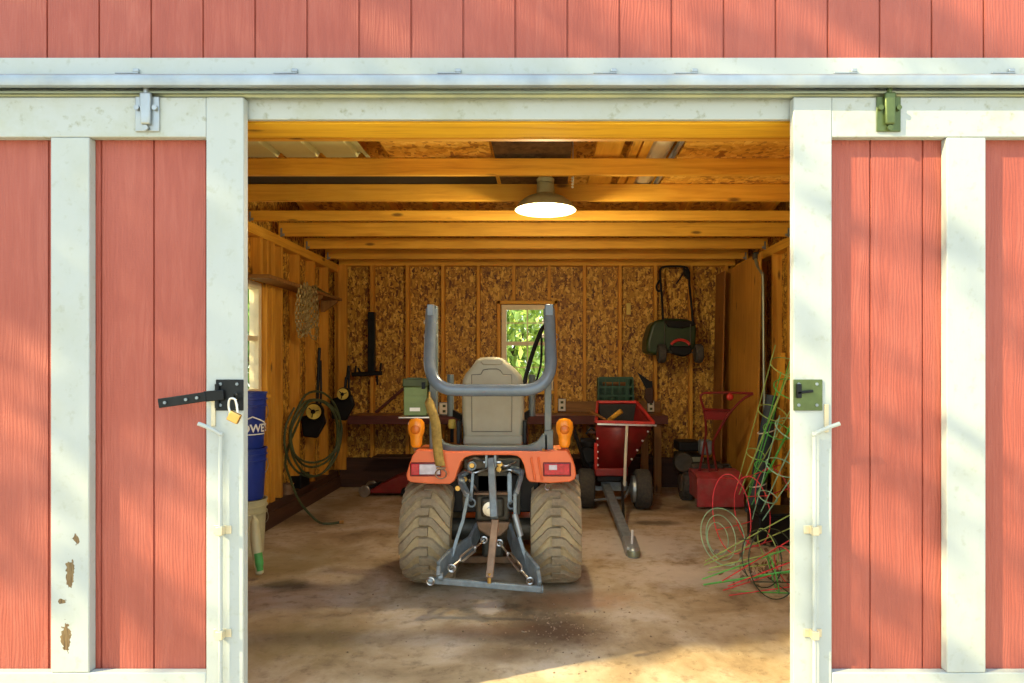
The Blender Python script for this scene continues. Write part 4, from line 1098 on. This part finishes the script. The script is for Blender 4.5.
# ------------------------------------------------------------------ mower hanging on the back wall
mw = thing('push_mower', P(676, 362, 7.2), 'dark green push mower hanging by its black handle on the back wall', 'lawn mower')
md = 6.93
body = [(646.5, 352), (647, 340), (651, 326), (655, 320.5), (668, 318), (688, 319), (696, 323), (697, 330), (696, 345), (694, 350), (682, 352), (664, 353), (656, 355)]
MB().prism(pz(body, md), md, 7.31).build('mower_deck', M['green_d'], mw, .035, 4)
MB().prism(pz([(663, 320), (694, 321), (696, 325), (682, 328.5), (668, 327)], md - .02), md - .03, md + .02).build('top_edge', M['black'], mw, .008)
ra = [P(680.5 + 10 * math.cos(t), 347.5 - 7.5 * math.sin(t), md - .02) for t in [PI * (.12 + .76 * k / 10) for k in range(11)]]
MB().tube(ra, .016, 8).build('orange_arc', M['redb'], mw)
MB().prism(pz([(669, 346), (692, 346), (692, 353), (684, 357), (672, 354)], md - .03), md - .04, md + .05).build('motor_cover', M['black'], mw, .02, 3)
MB().bar(P(662, 352, md - .02), P(697, 352.5, md - .02), .02, .02).build('axle', M['cast'], mw)
for px, py in ((661.5, 353.5), (698.5, 353.5)):
    c = P(px, py, md - .05)
    t = MB().lathe([(.03, -.04), (.085, -.042), (.10, -.03), (.105, 0), (.10, .03), (.085, .042), (.03, .04)], c, 'X', 28, True).build('wheel', M['tire_c'], mw)
    MB().lathe([(.07, -.046), (.03, -.05), (.001, -.05)], c, 'X', 20, False).build('hub', M['cast'], t)
mh = catmull([P(663, 322, 7.1), P(662, 300, 7.15), P(660.5, 280, 7.2), P(660.5, 270, 7.22), P(664, 267, 7.22), P(675, 266.3, 7.22), P(685, 267, 7.22), P(688.5, 271, 7.22), P(689.5, 285, 7.2), P(691, 300, 7.15), P(693, 324, 7.1)], 6)
MB().tube(mh, .013, 10).build('handle', M['black'], mw)
MB().prism(pz([(683, 268), (690, 272), (689, 280), (684, 276)], 7.2), 7.16, 7.24).build('switch_box', M['black'], mw, .01)
MB().tube(catmull([P(684, 272, 7.2), P(679, 280, 7.22), P(676, 284, 7.23)], 4), .009, 8).build('switch_lever', M['black'], mw)
MB().tube(catmull([P(660, 280, 7.19), P(656.5, 286, 7.2), P(658, 291, 7.2), P(662, 290, 7.19)], 5), .012, 8).build('cord_clip', M['black'], mw)
for px in (664.5, 690.5):
    MB().tube([P(px, 324, md - .03), P(px, 344, md - .04)], .005, 8).build('spring_rod', M['cast'], mw)

# ------------------------------------------------------------------ right wall
def ply(x, y0, y1, z1, lean, name, mat, label, t=.014):
    mb = MB().prism([(x, .002), (x + t, .002), (x + t + lean, z1), (x + lean, z1)], y0, y1)
    return tag(mb.build(name, mat, smooth=False), label, 'plywood')
ply(1.985, 6.02, 7.22, 2.44, .04, 'plywood_sheet', M['ply'], 'tall plywood sheet standing on edge against the right wall')
ply(1.872, 6.86, 7.2, 2.40, .05, 'plywood_sheet', M['ply_d'], 'darker plywood sheet standing in front of the tall one in the right corner')
pp = thing('metal_pipe', P(765, 480, 5.9), 'grey metal pipe with a bent top beside the leaning plywood', 'pipe')
MB().tube(catmull([P(755.5, 259, 6.1), P(757, 265, 6.08), P(761, 272, 6.02), P(763, 280, 6.0), P(763.5, 340, 6.0), P(764.5, 420, 6.0), (P(766, 0, 6.0).x, 6.0, .2), (P(766, 0, 6.0).x, 6.0, .015)], 5), .014, 10).build('pipe', M['galv_d'], pp)
MB().obox(P(755.5, 256, 6.12), (.05, .06, .07)).build('bracket', M['cast'], pp, .01)
tag(MB().prism([(2.06, 0), (2.10, 0), (2.15, 1.50), (2.11, 1.50)], 5.72, 5.81).build('short_stud', M['pine_z'], None, .003), 'short pine stud leaning on the right wall beside the grey pipe', 'board')
tag(MB().prism([(2.03, 0), (2.07, 0), (2.16, 1.95), (2.12, 1.95)], 5.0, 5.09).build('short_stud', M['rough_z'], None, .003), 'dull brown board leaning on right wall behind green wire cages', 'board')
rt = catmull([(1.86, 5.72, .07), (1.91, 5.70, .4), (1.97, 5.69, .8), (2.02, 5.68, 1.12)], 5)
tg = thing('rolled_tarp', (1.9, 5.7, 0), 'dark blue grey rolled tarp leaning in the right corner behind wire cages', 'tarp')
MB().tube(rt, [.075 - .0015 * i for i in range(len(rt))], 14).build('roll', M['bluegrey'], tg)
for k_ in (4, 10):
    p = rt[k_]; MB().tube([p + Vector((.074 * math.cos(t), .074 * math.sin(t), .02 * math.cos(t))) for t in [2 * PI * j / 16 for j in range(16)]], .006, 6, True).build('tie_cord', M['cordwhite'], tg)
bx = MB().box(1.62, 1.98, 4.86, 5.2, .002, .22)
bxr = thing('tool_crate', (1.8, 5.03, 0), 'low black box on the floor behind the red and green wire cages', 'box')
MB().box(1.64, 1.98, 4.90, 5.2, .002, .22).build('box_body', M['black'], bxr, .01); MB().box(1.63, 1.99, 4.89, 5.21, .221, .25).build('lid', M['black_m'], bxr, .008)

# wire cages
def cage(tip, top, r, nleg, mat, label, rings=(0.0, .33, .62), spin=0., flare=1., wire=.0044):
    """a conical plant cage: legs run from the tip end to the wide end"""
    tip, top = Vector(tip), Vector(top); ax = (top - tip).normalized()
    u = ax.orthogonal().normalized(); v = ax.cross(u); L = (top - tip).length
    root = thing('tomato_cage', tip, label, 'tomato cage', 'wire plant cages piled at the right door')
    def at(a, t, k=1.): return top - ax * (t * L) + (u * math.cos(a) + v * math.sin(a)) * (r * (1 - .78 * t) * k)
    for i in range(nleg):
        a = spin + 2 * PI * i / nleg
        MB().tube([at(a, 0), at(a, .5), at(a, 1)], wire, 6).build('leg', mat, root)
    for t in rings:
        MB().tube([at(2 * PI * k / 36, t, 1.02) for k in range(36)], wire, 6, True).build('ring', mat, root)
    return root
cage(P(740, 492, 5.45), P(797, 352, 4.75), .16, 4, M['wire_y'], 'yellow green wire cage leaning upright against the right wall', (.1, .4, .7), .3)
cage(P(750, 502, 5.3), P(800, 372, 4.6), .15, 4, M['wire_g'], 'bright green wire cage leaning upright in front of the grey pipe', (.12, .42, .7), .9)
cage(P(757, 520, 4.95), P(803, 420, 4.5), .17, 3, M['wire_p'], 'blue green wire cage leaning low beside the door frame', (.1, .45, .75), .2)
cage((.985, 3.98, .02), (1.62, 3.88, .155), .15, 4, M['wire_g'], 'green wire cage lying on the floor with its leg tips pointing left', (.0, .35), .4, wire=.0042)
cage((1.03, 4.08, .10), (1.72, 4.2, .28), .17, 4, M['wire_y'], 'pale wire cage lying on top of the lowest green one', (.0, .4), .8, wire=.0038)
def loops(c, rx, rz, tilt, n, mat, label, d_, jitter=.03, wire=.0034):
    """loose coil of wire rings standing about c"""
    root = thing('wire_coil', (c[0], c[1], 0), label, 'wire coil', 'wire plant cages piled at the right door')
    c = Vector(c); rnd = random.Random(int(c.x * 1000))
    for k_ in range(n):
        m = Matrix.Rotation(tilt + rnd.uniform(-.15, .15), 3, 'X') @ Matrix.Rotation(rnd.uniform(-.4, .4), 3, 'Z')
        s = 1 - .22 * k_
        q = c + Vector((rnd.uniform(-jitter, jitter), d_ * k_, -(rz - rz * s) * .6))
        MB().tube([q + m @ Vector((rx * s * math.cos(t), 0, rz * s * math.sin(t))) for t in [2 * PI * j / 40 for j in range(40)]], wire, 6, True).build('ring', mat, root)
    return root
c = P(720, 548, 4.42); loops((c.x, 4.42, .205), .155, .20, -.4, 3, M['wire_p'], 'coil of pale green wire rings standing on the concrete floor', .07)
# red cage lying with rings towards the viewer
cg = thing('tomato_cage', G(745, 4.7), 'red wire cage lying open towards the doorway', 'tomato cage', 'wire plant cages piled at the right door')
cs = []
for (px, py, d_, rx, rz) in ((731.5, 517, 4.75, .125, .275), (752, 521, 4.95, .12, .25), (774, 513, 5.1, .13, .27)):
    c = P(px, py, d_); c.z = max(c.z, rz + .012)
    pts = [c + Vector((rx * math.cos(t), .09 * math.sin(t) - .05 * math.cos(t), rz * math.sin(t))) for t in [2 * PI * j / 40 for j in range(40)]]
    MB().tube(pts, .0040, 6, True).build('ring', M['wire_r'], cg); cs.append(pts)
for j in (3, 13, 23, 33):
    MB().tube([cs[0][j], cs[1][j], cs[2][j], cs[2][j] + (cs[2][j] - cs[1][j]) * .9], .0040, 6).build('leg', M['wire_r'], cg)
cage((1.08, 3.83, .05), (1.9, 4.05, .24), .20, 4, M['wire_r'], 'red wire cage on its side under the green leg tips', (.15, .5), .2, wire=.0036)
# dark wire ring cage near the threshold
c = P(772, 590, 3.82); dk = thing('tomato_cage', (c.x, 3.82, 0), 'dark wire cage with round hoop lying nearest the right door', 'tomato cage', 'wire plant cages piled at the right door')
for k_, (dy, s) in enumerate(((0, 1.), (.2, .85))):
    MB().tube([Vector((c.x + .145 * s * math.cos(t), 3.80 + dy + .05 * math.sin(t), .20 * s + .008 + .195 * s * math.sin(t))) for t in [2 * PI * j / 40 for j in range(40)]], .0036, 6, True).build('ring', M['wire_k'], dk)
for a in (.4, 2.4, 4.0, 5.3):
    p0 = Vector((c.x + .145 * math.cos(a), 3.80 + .05 * math.sin(a), .208 + .195 * math.sin(a)))
    p1 = Vector((c.x + .12 * math.cos(a), 4.0 + .04 * math.sin(a), .178 + .165 * math.sin(a)))
    MB().tube([p0, p1, p1 + (p1 - p0) * 1.2], .0036, 6).build('leg', M['wire_k'], dk)
MB().tube([(c.x - .13, 3.77, .11), (c.x + .25, 3.74, .11)], .0036, 6).build('crossbar', M['wire_k'], dk)
# dry leaves caught in the cages
lf = MB(); rnd = random.Random(5)
for i in range(90):
    c = Vector((rnd.gauss(1.42, .12), rnd.gauss(4.1, .1), abs(rnd.gauss(.07, .05)) + .012)); m = Euler((rnd.uniform(0, 6), rnd.uniform(0, 6), rnd.uniform(0, 6))).to_matrix()
    s = rnd.uniform(.012, .028); lf.add([c + m @ Vector(q) * s for q in ((-1, 0, 0), (0, -.6, .2), (1, 0, 0), (0, .6, .2))], [(0, 1, 2, 3)])
tag(lf.build('dry_leaves', M['rusty'], recalc=False), 'dry brown leaves caught in the wire cages on the floor', 'leaves', kind='stuff')

cr_b = MB(); rnd = random.Random(9)
for i in range(230):
    px, py = (rnd.gauss(565, 30), rnd.gauss(628, 14)) if i < 150 else (rnd.uniform(330, 760), rnd.uniform(590, 680))
    d = F * HC / (py - CY); q = P(px, py, d); r_ = rnd.uniform(.002, .006)
    cr_b.ball((q.x, q.y, r_ * .5), r_, 4, (1, rnd.uniform(.6, 1), .7))
tag(cr_b.build('dirt_crumbs', M['crumb'], None), 'scattered dirt crumbs and pebbles on the concrete behind the tractor', 'dirt', kind='stuff')

# ------------------------------------------------------------------ left side
def bucket(z0, h, r0, r1, mat, label, x=-2.215, y=4.72, lid=False, group='stacked buckets by the left door'):
    r = thing('bucket', (x, y, z0), label, 'bucket', group)
    pr = [(.001, 0), (r0, 0), (r0 + .002, .006)]
    pr += [(r0 + (r1 - r0) * .74, h * .74), (r1 + .006, h * .745), (r1 + .006, h * .765), (r0 + (r1 - r0) * .80, h * .77), (r0 + (r1 - r0) * .86, h * .86), (r1 + .007, h * .865), (r1 + .007, h * .885), (r1 - .002, h * .89), (r1, h * .97), (r1 + .006, h * .975), (r1 + .006, h), (r1 - .004, h), (r1 - .006, h * .95), (r0 - .004, .01), (.001, .008)]
    MB().lathe(pr, (x, y, z0), 'Z', 48, False).build('pail', mat, r, sharp=50)
    b = [Vector((x + (r1 + .010) * math.cos(t), y + (r1 + .012) * math.sin(t) * .98, z0 + h * .80 - .16 * math.sin(t))) for t in [PI * k / 20 for k in range(21)]]
    MB().tube(b, .003, 6).build('bail_handle', M['steel'], r)
    return r
bucket(.002, .40, .128, .150, M['bucket_w'], 'off white plastic bucket at the bottom of the stack by the left door')
bucket(.403, .375, .126, .149, M['blue'], 'blue plastic bucket in the middle of the stack by the left door')
b3 = bucket(.779, .41, .126, .149, M['blue'], 'blue plastic bucket with white lettering on top of the stack')
def bucket_text(root, s, x, y, z, size, r, a0):
    cu = bpy.data.curves.new('t', 'FONT'); cu.body = s; cu.size = size; cu.align_x = 'CENTER'; cu.offset = .0022
    to = bpy.data.objects.new('t', cu); COL.objects.link(to)
    dg = bpy.context.evaluated_depsgraph_get(); me = bpy.data.meshes.new_from_object(to.evaluated_get(dg))
    bpy.data.objects.remove(to); mb = MB()
    bm = bmesh.new(); bm.from_mesh(me); bmesh.ops.triangulate(bm, faces=bm.faces)
    bmesh.ops.subdivide_edges(bm, edges=[e for e in bm.edges if e.calc_length() > .02], cuts=2)
    for v in bm.verts: v.index = v.index
    bm.verts.index_update()
    vs = []
    for v in bm.verts:
        a = a0 + v.co.x / r; vs.append(Vector((x + r * math.sin(a), y - r * math.cos(a), z + v.co.y)))
    mb.add(vs, [[v.index for v in f_.verts] for f_ in bm.faces]); bm.free()
    mb.build('lettering', M['print'], root, recalc=False, smooth=False)
rb = .1455
bucket_text(b3, "LOWE'S", -2.215, 4.72, .779 + .122, .080, rb, .92)
gp = [(-.125, .165), (-.125, .185), (.0, .235), (.125, .185), (.125, .165), (.0, .215)]
def wrap(pts, a0, r, z): return [Vector((-2.215 + r * math.sin(a0 + u / r), 4.72 - r * math.cos(a0 + u / r), z + w)) for u, w in pts]
lo = MB()
up = [(-.12 + .24 * i / 16, .178 + .05 * (1 - abs(-1 + i / 8))) for i in range(17)]
lo.sheet([wrap(up, .80, rb, .779), wrap([(u, w + .010) for u, w in up], .80, rb + .0005, .779)])
up2 = [(-.12 + .24 * i / 16, .100) for i in range(17)]
lo.sheet([wrap(up2, .80, rb - .004, .779), wrap([(u, w + .008) for u, w in up2], .80, rb - .004, .779)])
lo.build('emblem', M['print'], b3, recalc=False)
sk_ = thing('plastic_sack', (-1.84, 4.15, 0), 'narrow white and green sack leaning by the left door below the buckets', 'sack')
pa = catmull([(-1.845, 4.14, .028), (-1.86, 4.15, .12), (-1.885, 4.17, .24), (-1.905, 4.2, .34), (-1.915, 4.21, .40)], 5)
w = [.012] + [.026] * 3 + [.032] * 9 + [.028] * 4 + [.02, .014, .012, .014]
sm = MB().tube(pa, w[:len(pa)], 14); sm.build('sack_body', M['bucket_w'], sk_)
M['grn'] = simple('green_print', (.07, .33, .07), .5, 0, .2, 14)
sm2 = MB().tube([p + Vector((.006, -.006, 0)) for p in pa[2:8]], [w[i + 2] - .004 for i in range(6)], 14); sm2.build('green_band', M['grn'], sk_)

# shelf on the left wall with a chain and a tarp
sh_ = thing('wall_shelf', (-2.2, 5.9, 2.05), 'rough board shelf on brackets high on the left wall', 'shelf')
MB().box(XL + .002, -2.175, 5.05, 6.86, 2.075, 2.105).build('board', M['rough_x'], sh_, .003)
for y in (6.3, 6.75):
    MB().prism([(XL + .001, 1.95), (XL + .03, 1.95), (-2.19, 2.05), (-2.19, 2.074), (XL + .001, 2.074)], y - .02, y + .02).build('bracket', M['rough_z'], sh_, .002)
tf = MB()
gx = [[Vector((-2.34 + .16 * i / 6, 6.0 + .5 * j / 8, 2.108 + .05 * math.sin(PI * i / 6) * math.sin(PI * j / 8) + .006 * math.sin(5 * i + 3 * j))) for i in range(7)] for j in range(9)]
tf.sheet(gx); tf.box(-2.34, -2.18, 6.0, 6.5, 2.106, 2.112)
tag(tf.build('folded_tarp', M['tarp']), 'folded olive tarp on the high shelf of the left wall', 'tarp')
ch = MB()
def link(c, t, k, L=.044, r=.0055, w=.014):
    t = t.normalized(); s = t.cross(Vector((0, 1, 0))); s = s.normalized() if s.length > .1 else Vector((1, 0, 0)); n = t.cross(s)
    if k % 2: s = n
    ch.tube([c + t * (L * .5) * math.cos(a) + s * w * math.sin(a) for a in [2 * PI * j / 8 for j in range(8)]], r, 5, True)
rnd = random.Random(3); nl = 0
for s in range(5):
    dxx = rnd.uniform(-.03, .03); dy = -.15 + .07 * s; zb = 1.56 + rnd.uniform(0, .16); wv = rnd.uniform(.028, .055)
    path = catmull([(-2.17 + dxx * .2, 5.86 + dy - .03, 2.12), (-2.19, 5.86 + dy - wv, 1.98), (-2.20, 5.86 + dy - wv * 1.2, (2.0 + zb) / 2), (-2.19, 5.86 + dy - wv * .7, zb + .05), (-2.17 + dxx, 5.86 + dy, zb), (-2.15, 5.86 + dy + wv * .7, zb + .05), (-2.15, 5.86 + dy + wv * 1.2, (2.0 + zb) / 2), (-2.15, 5.86 + dy + wv, 1.98), (-2.16, 5.86 + dy + .03, 2.12)], 12)
    acc = 0; k_ = 0
    for p, q in zip(path, path[1:]):
        acc += (q - p).length
        if acc > .031: link(q, q - p, k_); k_ += 1; acc = 0
tag(ch.build('log_chain', M['chain'], recalc=False), 'looped steel chain hanging from the high shelf on the left wall', 'chain')
# string trimmers
def trimmer(px, py, d, lean, label, rr, top):
    c = P(px, py, d); r = thing('string_trimmer', c, label, 'string trimmer', 'string trimmers hanging in the left corner')
    MB().lathe([(rr * 1.1, .04), (rr * 1.15, .0), (rr * 1.05, -.02), (rr, -.024)], c, 'Y', 28).build('spool_head', M['black'], r)
    MB().lathe([(rr * .98, -.025), (rr * .94, -.034), (rr * .3, -.036)], c, 'Y', 28).build('yellow_cap', M['yellow'], r)
    n = MB().lathe([(rr * .30, -.037), (rr * .26, -.05), (.001, -.05)], c, 'Y', 16)
    for t in (.3, 2.4, 4.5): n.bar(c + Vector((0, -.038, 0)), c + Vector((rr * .75 * math.cos(t), -.038, rr * .75 * math.sin(t))), .008, .008, (0, 1, 0))
    n.build('hub', M['black'], r)
    sh = [c + Vector((0, .05, .02)), c + Vector((.005, .07, .16)), c + Vector((lean * .4, .08, top * .55)), c + Vector((lean, .08, top))]
    MB().tube(catmull(sh, 5), .015, 10).build('shaft', M['black_m'], r)
    MB().tube(catmull([c + Vector((.03, .08, .05)), c + Vector((.035, .08, .2)), c + Vector((lean + .01, .085, top * .8))], 4), .011, 8).build('cable', M['black'], r)
    g = pz([(px - 14, py + 6), (px - 4, py + 2), (px + 8, py + 1), (px + 11, py + 11), (px + 2, py + 27), (px - 12, py + 25)], d + .05)
    MB().prism(g, d + .045, d + .10).build('guard', M['black'], r, .015, 2)
    return r
trimmer(314.5, 411.5, 6.2, .02, 'string trimmer with full yellow spool cap hanging on the left wall', .075, .62)
trimmer(343.5, 394, 6.75, .03, 'string trimmer with smaller yellow cap hanging in the left back corner', .062, .3)
# hose
hs_ = thing('garden_hose', P(318, 470, 6.15), 'coiled green garden hose on the left wall with its end on the floor', 'hose')
pts = []; c = Vector((-2.14, 5.99, .74)); hd_ = Vector((.160, .26, 0))
for k_ in range(4 * 14 + 1):
    a = PI * .75 + 2 * PI * k_ / 14; m_ = 1 + .10 * math.sin(k_ * .31) - .045 * (k_ // 14)
    pts.append(c + hd_ * (m_ * math.cos(a)) + Vector((.012 * (k_ // 14) - .02, -.012 * (k_ // 14), (.37 - .022 * (k_ // 14) + .04 * math.sin(k_ * .23)) * math.sin(a) + .02 * math.sin(k_ / 7))))
tail = [P(285.8, 455, 5.76), P(290, 478, 5.68), (P(300, 0, 5.6).x, 5.6, .19), (P(312, 0, 5.5).x + .02, 5.55, .04), (P(325, 0, 5.5).x, 5.55, .013), (P(336, 0, 5.5).x, 5.6, .013)]
MB().tube(catmull(pts + tail, 3), .0105, 8).build('hose', M['hose'], hs_)
e = Vector(tail[-1]); MB().tube([e, e + Vector((.035, .004, 0))], .015, 10).build('fitting', M['brass'], hs_)
tag(MB().box(P(311, 0, 6.25).x, P(318, 0, 6.25).x, 6.2, 6.3, .86, .92).build('hose_hook', M['black_m']), 'black hook holding the hose on the left wall', 'hook') if False else None
# black tool on the back wall
bt_ = thing('hitch_bar', P(371, 375, 7.28), 'black steel bar with wide clawed head hanging on the back wall', 'tool')
a, b_ = P(367.8, 312, 7.27), P(374.6, 372, 7.27)
MB().box(a.x, b_.x, 7.26, 7.325, b_.z, a.z).build('bar', M['black_m'], bt_, .004)
MB().bar(P(352, 374.5, 7.27), P(382, 373, 7.27), .05, .05).build('head', M['black'], bt_, .008)
for p, q in (((355, 374), (356, 366)), ((380, 374), (381, 363)), ((377, 376), (377.5, 385)), ((361, 374), (358, 368))):
    MB().bar(P(*p, 7.26), P(*q, 7.26), .02, .02, (0, 1, 0)).build('claw', M['black'], bt_, .003)
# small things under the left end of the bench
fj = thing('floor_jack', G(385, 6.7), 'low red wheeled jack on the floor left of the tractor', 'floor jack')
jy = 6.74; x0 = P(366, 0, jy).x; x1 = P(412, 0, jy).x
MB().prism([(x0, .04), (x1, .03), (x1, .235), (x0 + .32, .215), (x0 + .10, .105)], jy, jy + .28).build('jack_body', M['redp'], fj, .015, 2)
for yy in (jy - .02, jy + .26):
    c = Vector((x0 - .015, yy + .02, .062)); t = MB().lathe([(.062, -.02), (.062, .02)], c, 'Y', 24).build('caster', M['steel'], fj, .006)
    c = Vector((x1 - .06, yy + .02, .055)); MB().lathe([(.054, -.02), (.054, .02)], c, 'Y', 24).build('caster', M['black_m'], fj, .006)
MB().bar((x0 - .03, jy + .14, .075), (x0 + .1, jy + .14, .11), .20, .03).build('caster_yoke', M['black_m'], fj, .004)
MB().lathe([(.018, -.008), (.018, 0)], (x1 - .08, jy - .002, .075), 'Y', 12).build('bolt', M['steel'], fj)
# clutter on the left curb
for (px, d, w_, h_, m_, l, nm) in ((290, 5.9, .12, .09, 'rusty', 'small rusty tin on the sill beam under the coiled hose', 'tin'), (305, 6.25, .2, .13, 'black', 'black scrap box on the sill beam under the trimmer', 'scrap_box')):
    xx = XL + .0
    if nm == 'tin': tag(MB().lathe([(.001, 0), (w_ / 2, 0), (w_ / 2, h_), (w_ / 2 + .004, h_ + .004), (w_ / 2 - .005, h_ + .004), (w_ / 2 - .006, .008), (.001, .006)], (xx - .02, d, .2), 'Z', 20, False).build(nm, M[m_]), l, 'tin')
    else: tag(MB().box(xx - .08, xx + .02, d - .12, d + .12, .2, .2 + h_).build(nm, M[m_], None, .008), l, 'box')

# ------------------------------------------------------------------ outside: greenery behind the window, tree that shades the doors
def leaves(mb, c, rad, n, s0, s1, rnd):
    for i in range(n):
        q = Vector((rnd.gauss(0, 1), rnd.gauss(0, 1), rnd.gauss(0, 1))); q = q.normalized() * (rnd.random() ** .4)
        q = Vector(c) + Vector((q.x * rad[0], q.y * rad[1], q.z * rad[2])); m = Euler((rnd.uniform(0, 6.3), rnd.uniform(0, 6.3), rnd.uniform(0, 6.3))).to_matrix(); s = rnd.uniform(s0, s1)
        mb.add([q + m @ Vector(p) * s for p in ((-1, 0, 0), (0, -.45, .15), (1, 0, 0), (0, .45, .15))], [(0, 1, 2, 3)])
rnd = random.Random(21)
for i, (c, rad, n, mt, l) in enumerate((((-1.2, 12.5, 1.7), (1.9, 1.0, 2.1), 5200, 'leaf_y', 'sunlit leafy shrub outside the back window'), ((.9, 15.5, 2.6), (3.0, 1.4, 3.2), 5000, 'leaf', 'darker green tree farther off beyond the back window'), ((-6.0, 5.0, 2.7), (1.4, 2.6, 2.7), 5000, 'leaf', 'green shrub close outside the side window above the blue buckets'), ((-5.4, 10.6, 1.9), (2.0, 2.0, 2.4), 4500, 'leaf', 'green shrub farther back outside the side window'))):
    r = thing('shrub', (c[0], c[1], -.06), l, 'shrub')
    mb = MB(); leaves(mb, c, rad, n, .06, .14, rnd); mb.build('foliage', M[mt], r, recalc=False, smooth=False)
    tk_ = MB()
    for a in (-.5, 0, .5): tk_.tube(catmull([(c[0], c[1], -.06), (c[0] + a * .5, c[1], c[2] * .5), (c[0] + a * 1.5, c[1] + .2, c[2] * 1.2)], 5), .05, 8)
    tk_.build('stems', M['bark'], r)

SD = Vector((.768, .314, -.562)).normalized()
def shade_at(px, py, L): return P(px, py, DP) - SD * L
tree = thing('shade_tree', (-10.7, -.7, -.06), 'broad leafy tree outside that shades the barn doors', 'tree')
mb = MB(); rnd = random.Random(4)
# each clump hangs where its shade falls on the front: photo place, metres up the sun ray, size, leaves
CL = [(30, 10, 9, .55, 330), (-60, 120, 9.2, .6, 300), (150, 40, 9.5, .6, 260), (300, 30, 9.8, .55, 240), (430, 40, 10, .5, 200), (90, 180, 8.8, .5, 220), (200, 230, 9.2, .45, 180), (10, 290, 8.7, .45, 170), (130, 330, 9.0, .30, 50), (560, 50, 10, .40, 110), (230, 110, 9.6, .4, 160),
      (0, 430, 8.8, .3, 40), (30, 540, 8.6, .25, 26), (150, 470, 8.6, .22, 18), (215, 400, 8.6, .2, 18), (850, -25, 9.6, .25, 70), (735, 15, 9.8, .20, 34), (940, 40, 9.6, .22, 26), (700, 110, 10, .2, 24), (860, 330, 9.2, .22, 16), (975, 280, 9.2, .26, 26), (900, 470, 9.1, .25, 18), (1010, 540, 9.2, .3, 36), (860, 620, 9.0, .2, 14), (120, 610, 8.8, .2, 14), (210, 640, 9, .2, 14), (960, 640, 9, .25, 22)]
for (px, py, L, r_, n) in CL:
    leaves(mb, shade_at(px, py, L), (r_, r_, r_ * .8), n, .05, .10, rnd)
mb.build('foliage', M['leaf'], tree, recalc=False, smooth=False)
tk_ = MB(); base = Vector((-10.7, -.7, -.06)); mid = Vector((-10.6, -.7, 6.6))
tk_.tube(catmull([base, (-10.8, -.75, 3.3), mid], 6), [.26 - .006 * i for i in range(13)], 12)
for (px, py, L, r_, n) in CL[:11:2]:
    e = shade_at(px, py, L); m2 = mid.lerp(e, .5) + Vector((0, 0, .35)); pth = catmull([mid - Vector((0, 0, .4)), m2, e], 5)
    tk_.tube(pth, [.045 - .0035 * i for i in range(len(pth))], 7)
tk_.build('trunk', M['bark'], tree)

# ------------------------------------------------------------------ light
w = bpy.data.worlds.new('sky'); SC.world = w; w.use_nodes = True; nt = w.node_tree
bg = nt.nodes['Background']; tc = nt.nodes.new('ShaderNodeTexCoord'); sx = nt.nodes.new('ShaderNodeSeparateXYZ')
nt.links.new(tc.outputs['Generated'], sx.inputs[0])
c = ramp(nt, sx.outputs['Z'], [(.0, (.90, .95, .86)), (.12, (.90, .97, .98)), (.6, (.66, .84, 1.0))])
nt.links.new(c, bg.inputs['Color']); bg.inputs['Strength'].default_value = 1.45
sun = bpy.data.lights.new('sun', 'SUN'); sun.energy = 8.0; sun.angle = math.radians(.55); sun.color = (1, .80, .42)
so = bpy.data.objects.new('sun', sun); COL.objects.link(so); so.rotation_euler = SD.to_track_quat('-Z', 'Y').to_euler()
pl = bpy.data.lights.new('lamp_light', 'POINT'); pl.energy = 46; pl.color = (1, .80, .50); pl.shadow_soft_size = .05
po = bpy.data.objects.new('lamp_light', pl); COL.objects.link(po); po.location = (lc.x, 4.2, lz - .07)

cam = bpy.data.cameras.new('camera'); co_ = bpy.data.objects.new('camera', cam); COL.objects.link(co_)
cam.sensor_width = 36; cam.lens = F / 1024 * 36; cam.shift_x = (512 - CX) / 1024; cam.shift_y = (CY - 341.5) / 1024
co_.location = (0, 0, HC); co_.rotation_euler = (PI / 2, 0, 0); cam.clip_start = .05
SC.camera = co_
vs_ = SC.view_settings; vs_.view_transform = 'Standard'; vs_.look = 'None'; vs_.gamma = 1; vs_.use_curve_mapping = False; vs_.exposure = 0.55
SC.cycles.max_bounces = 10; SC.cycles.diffuse_bounces = 6
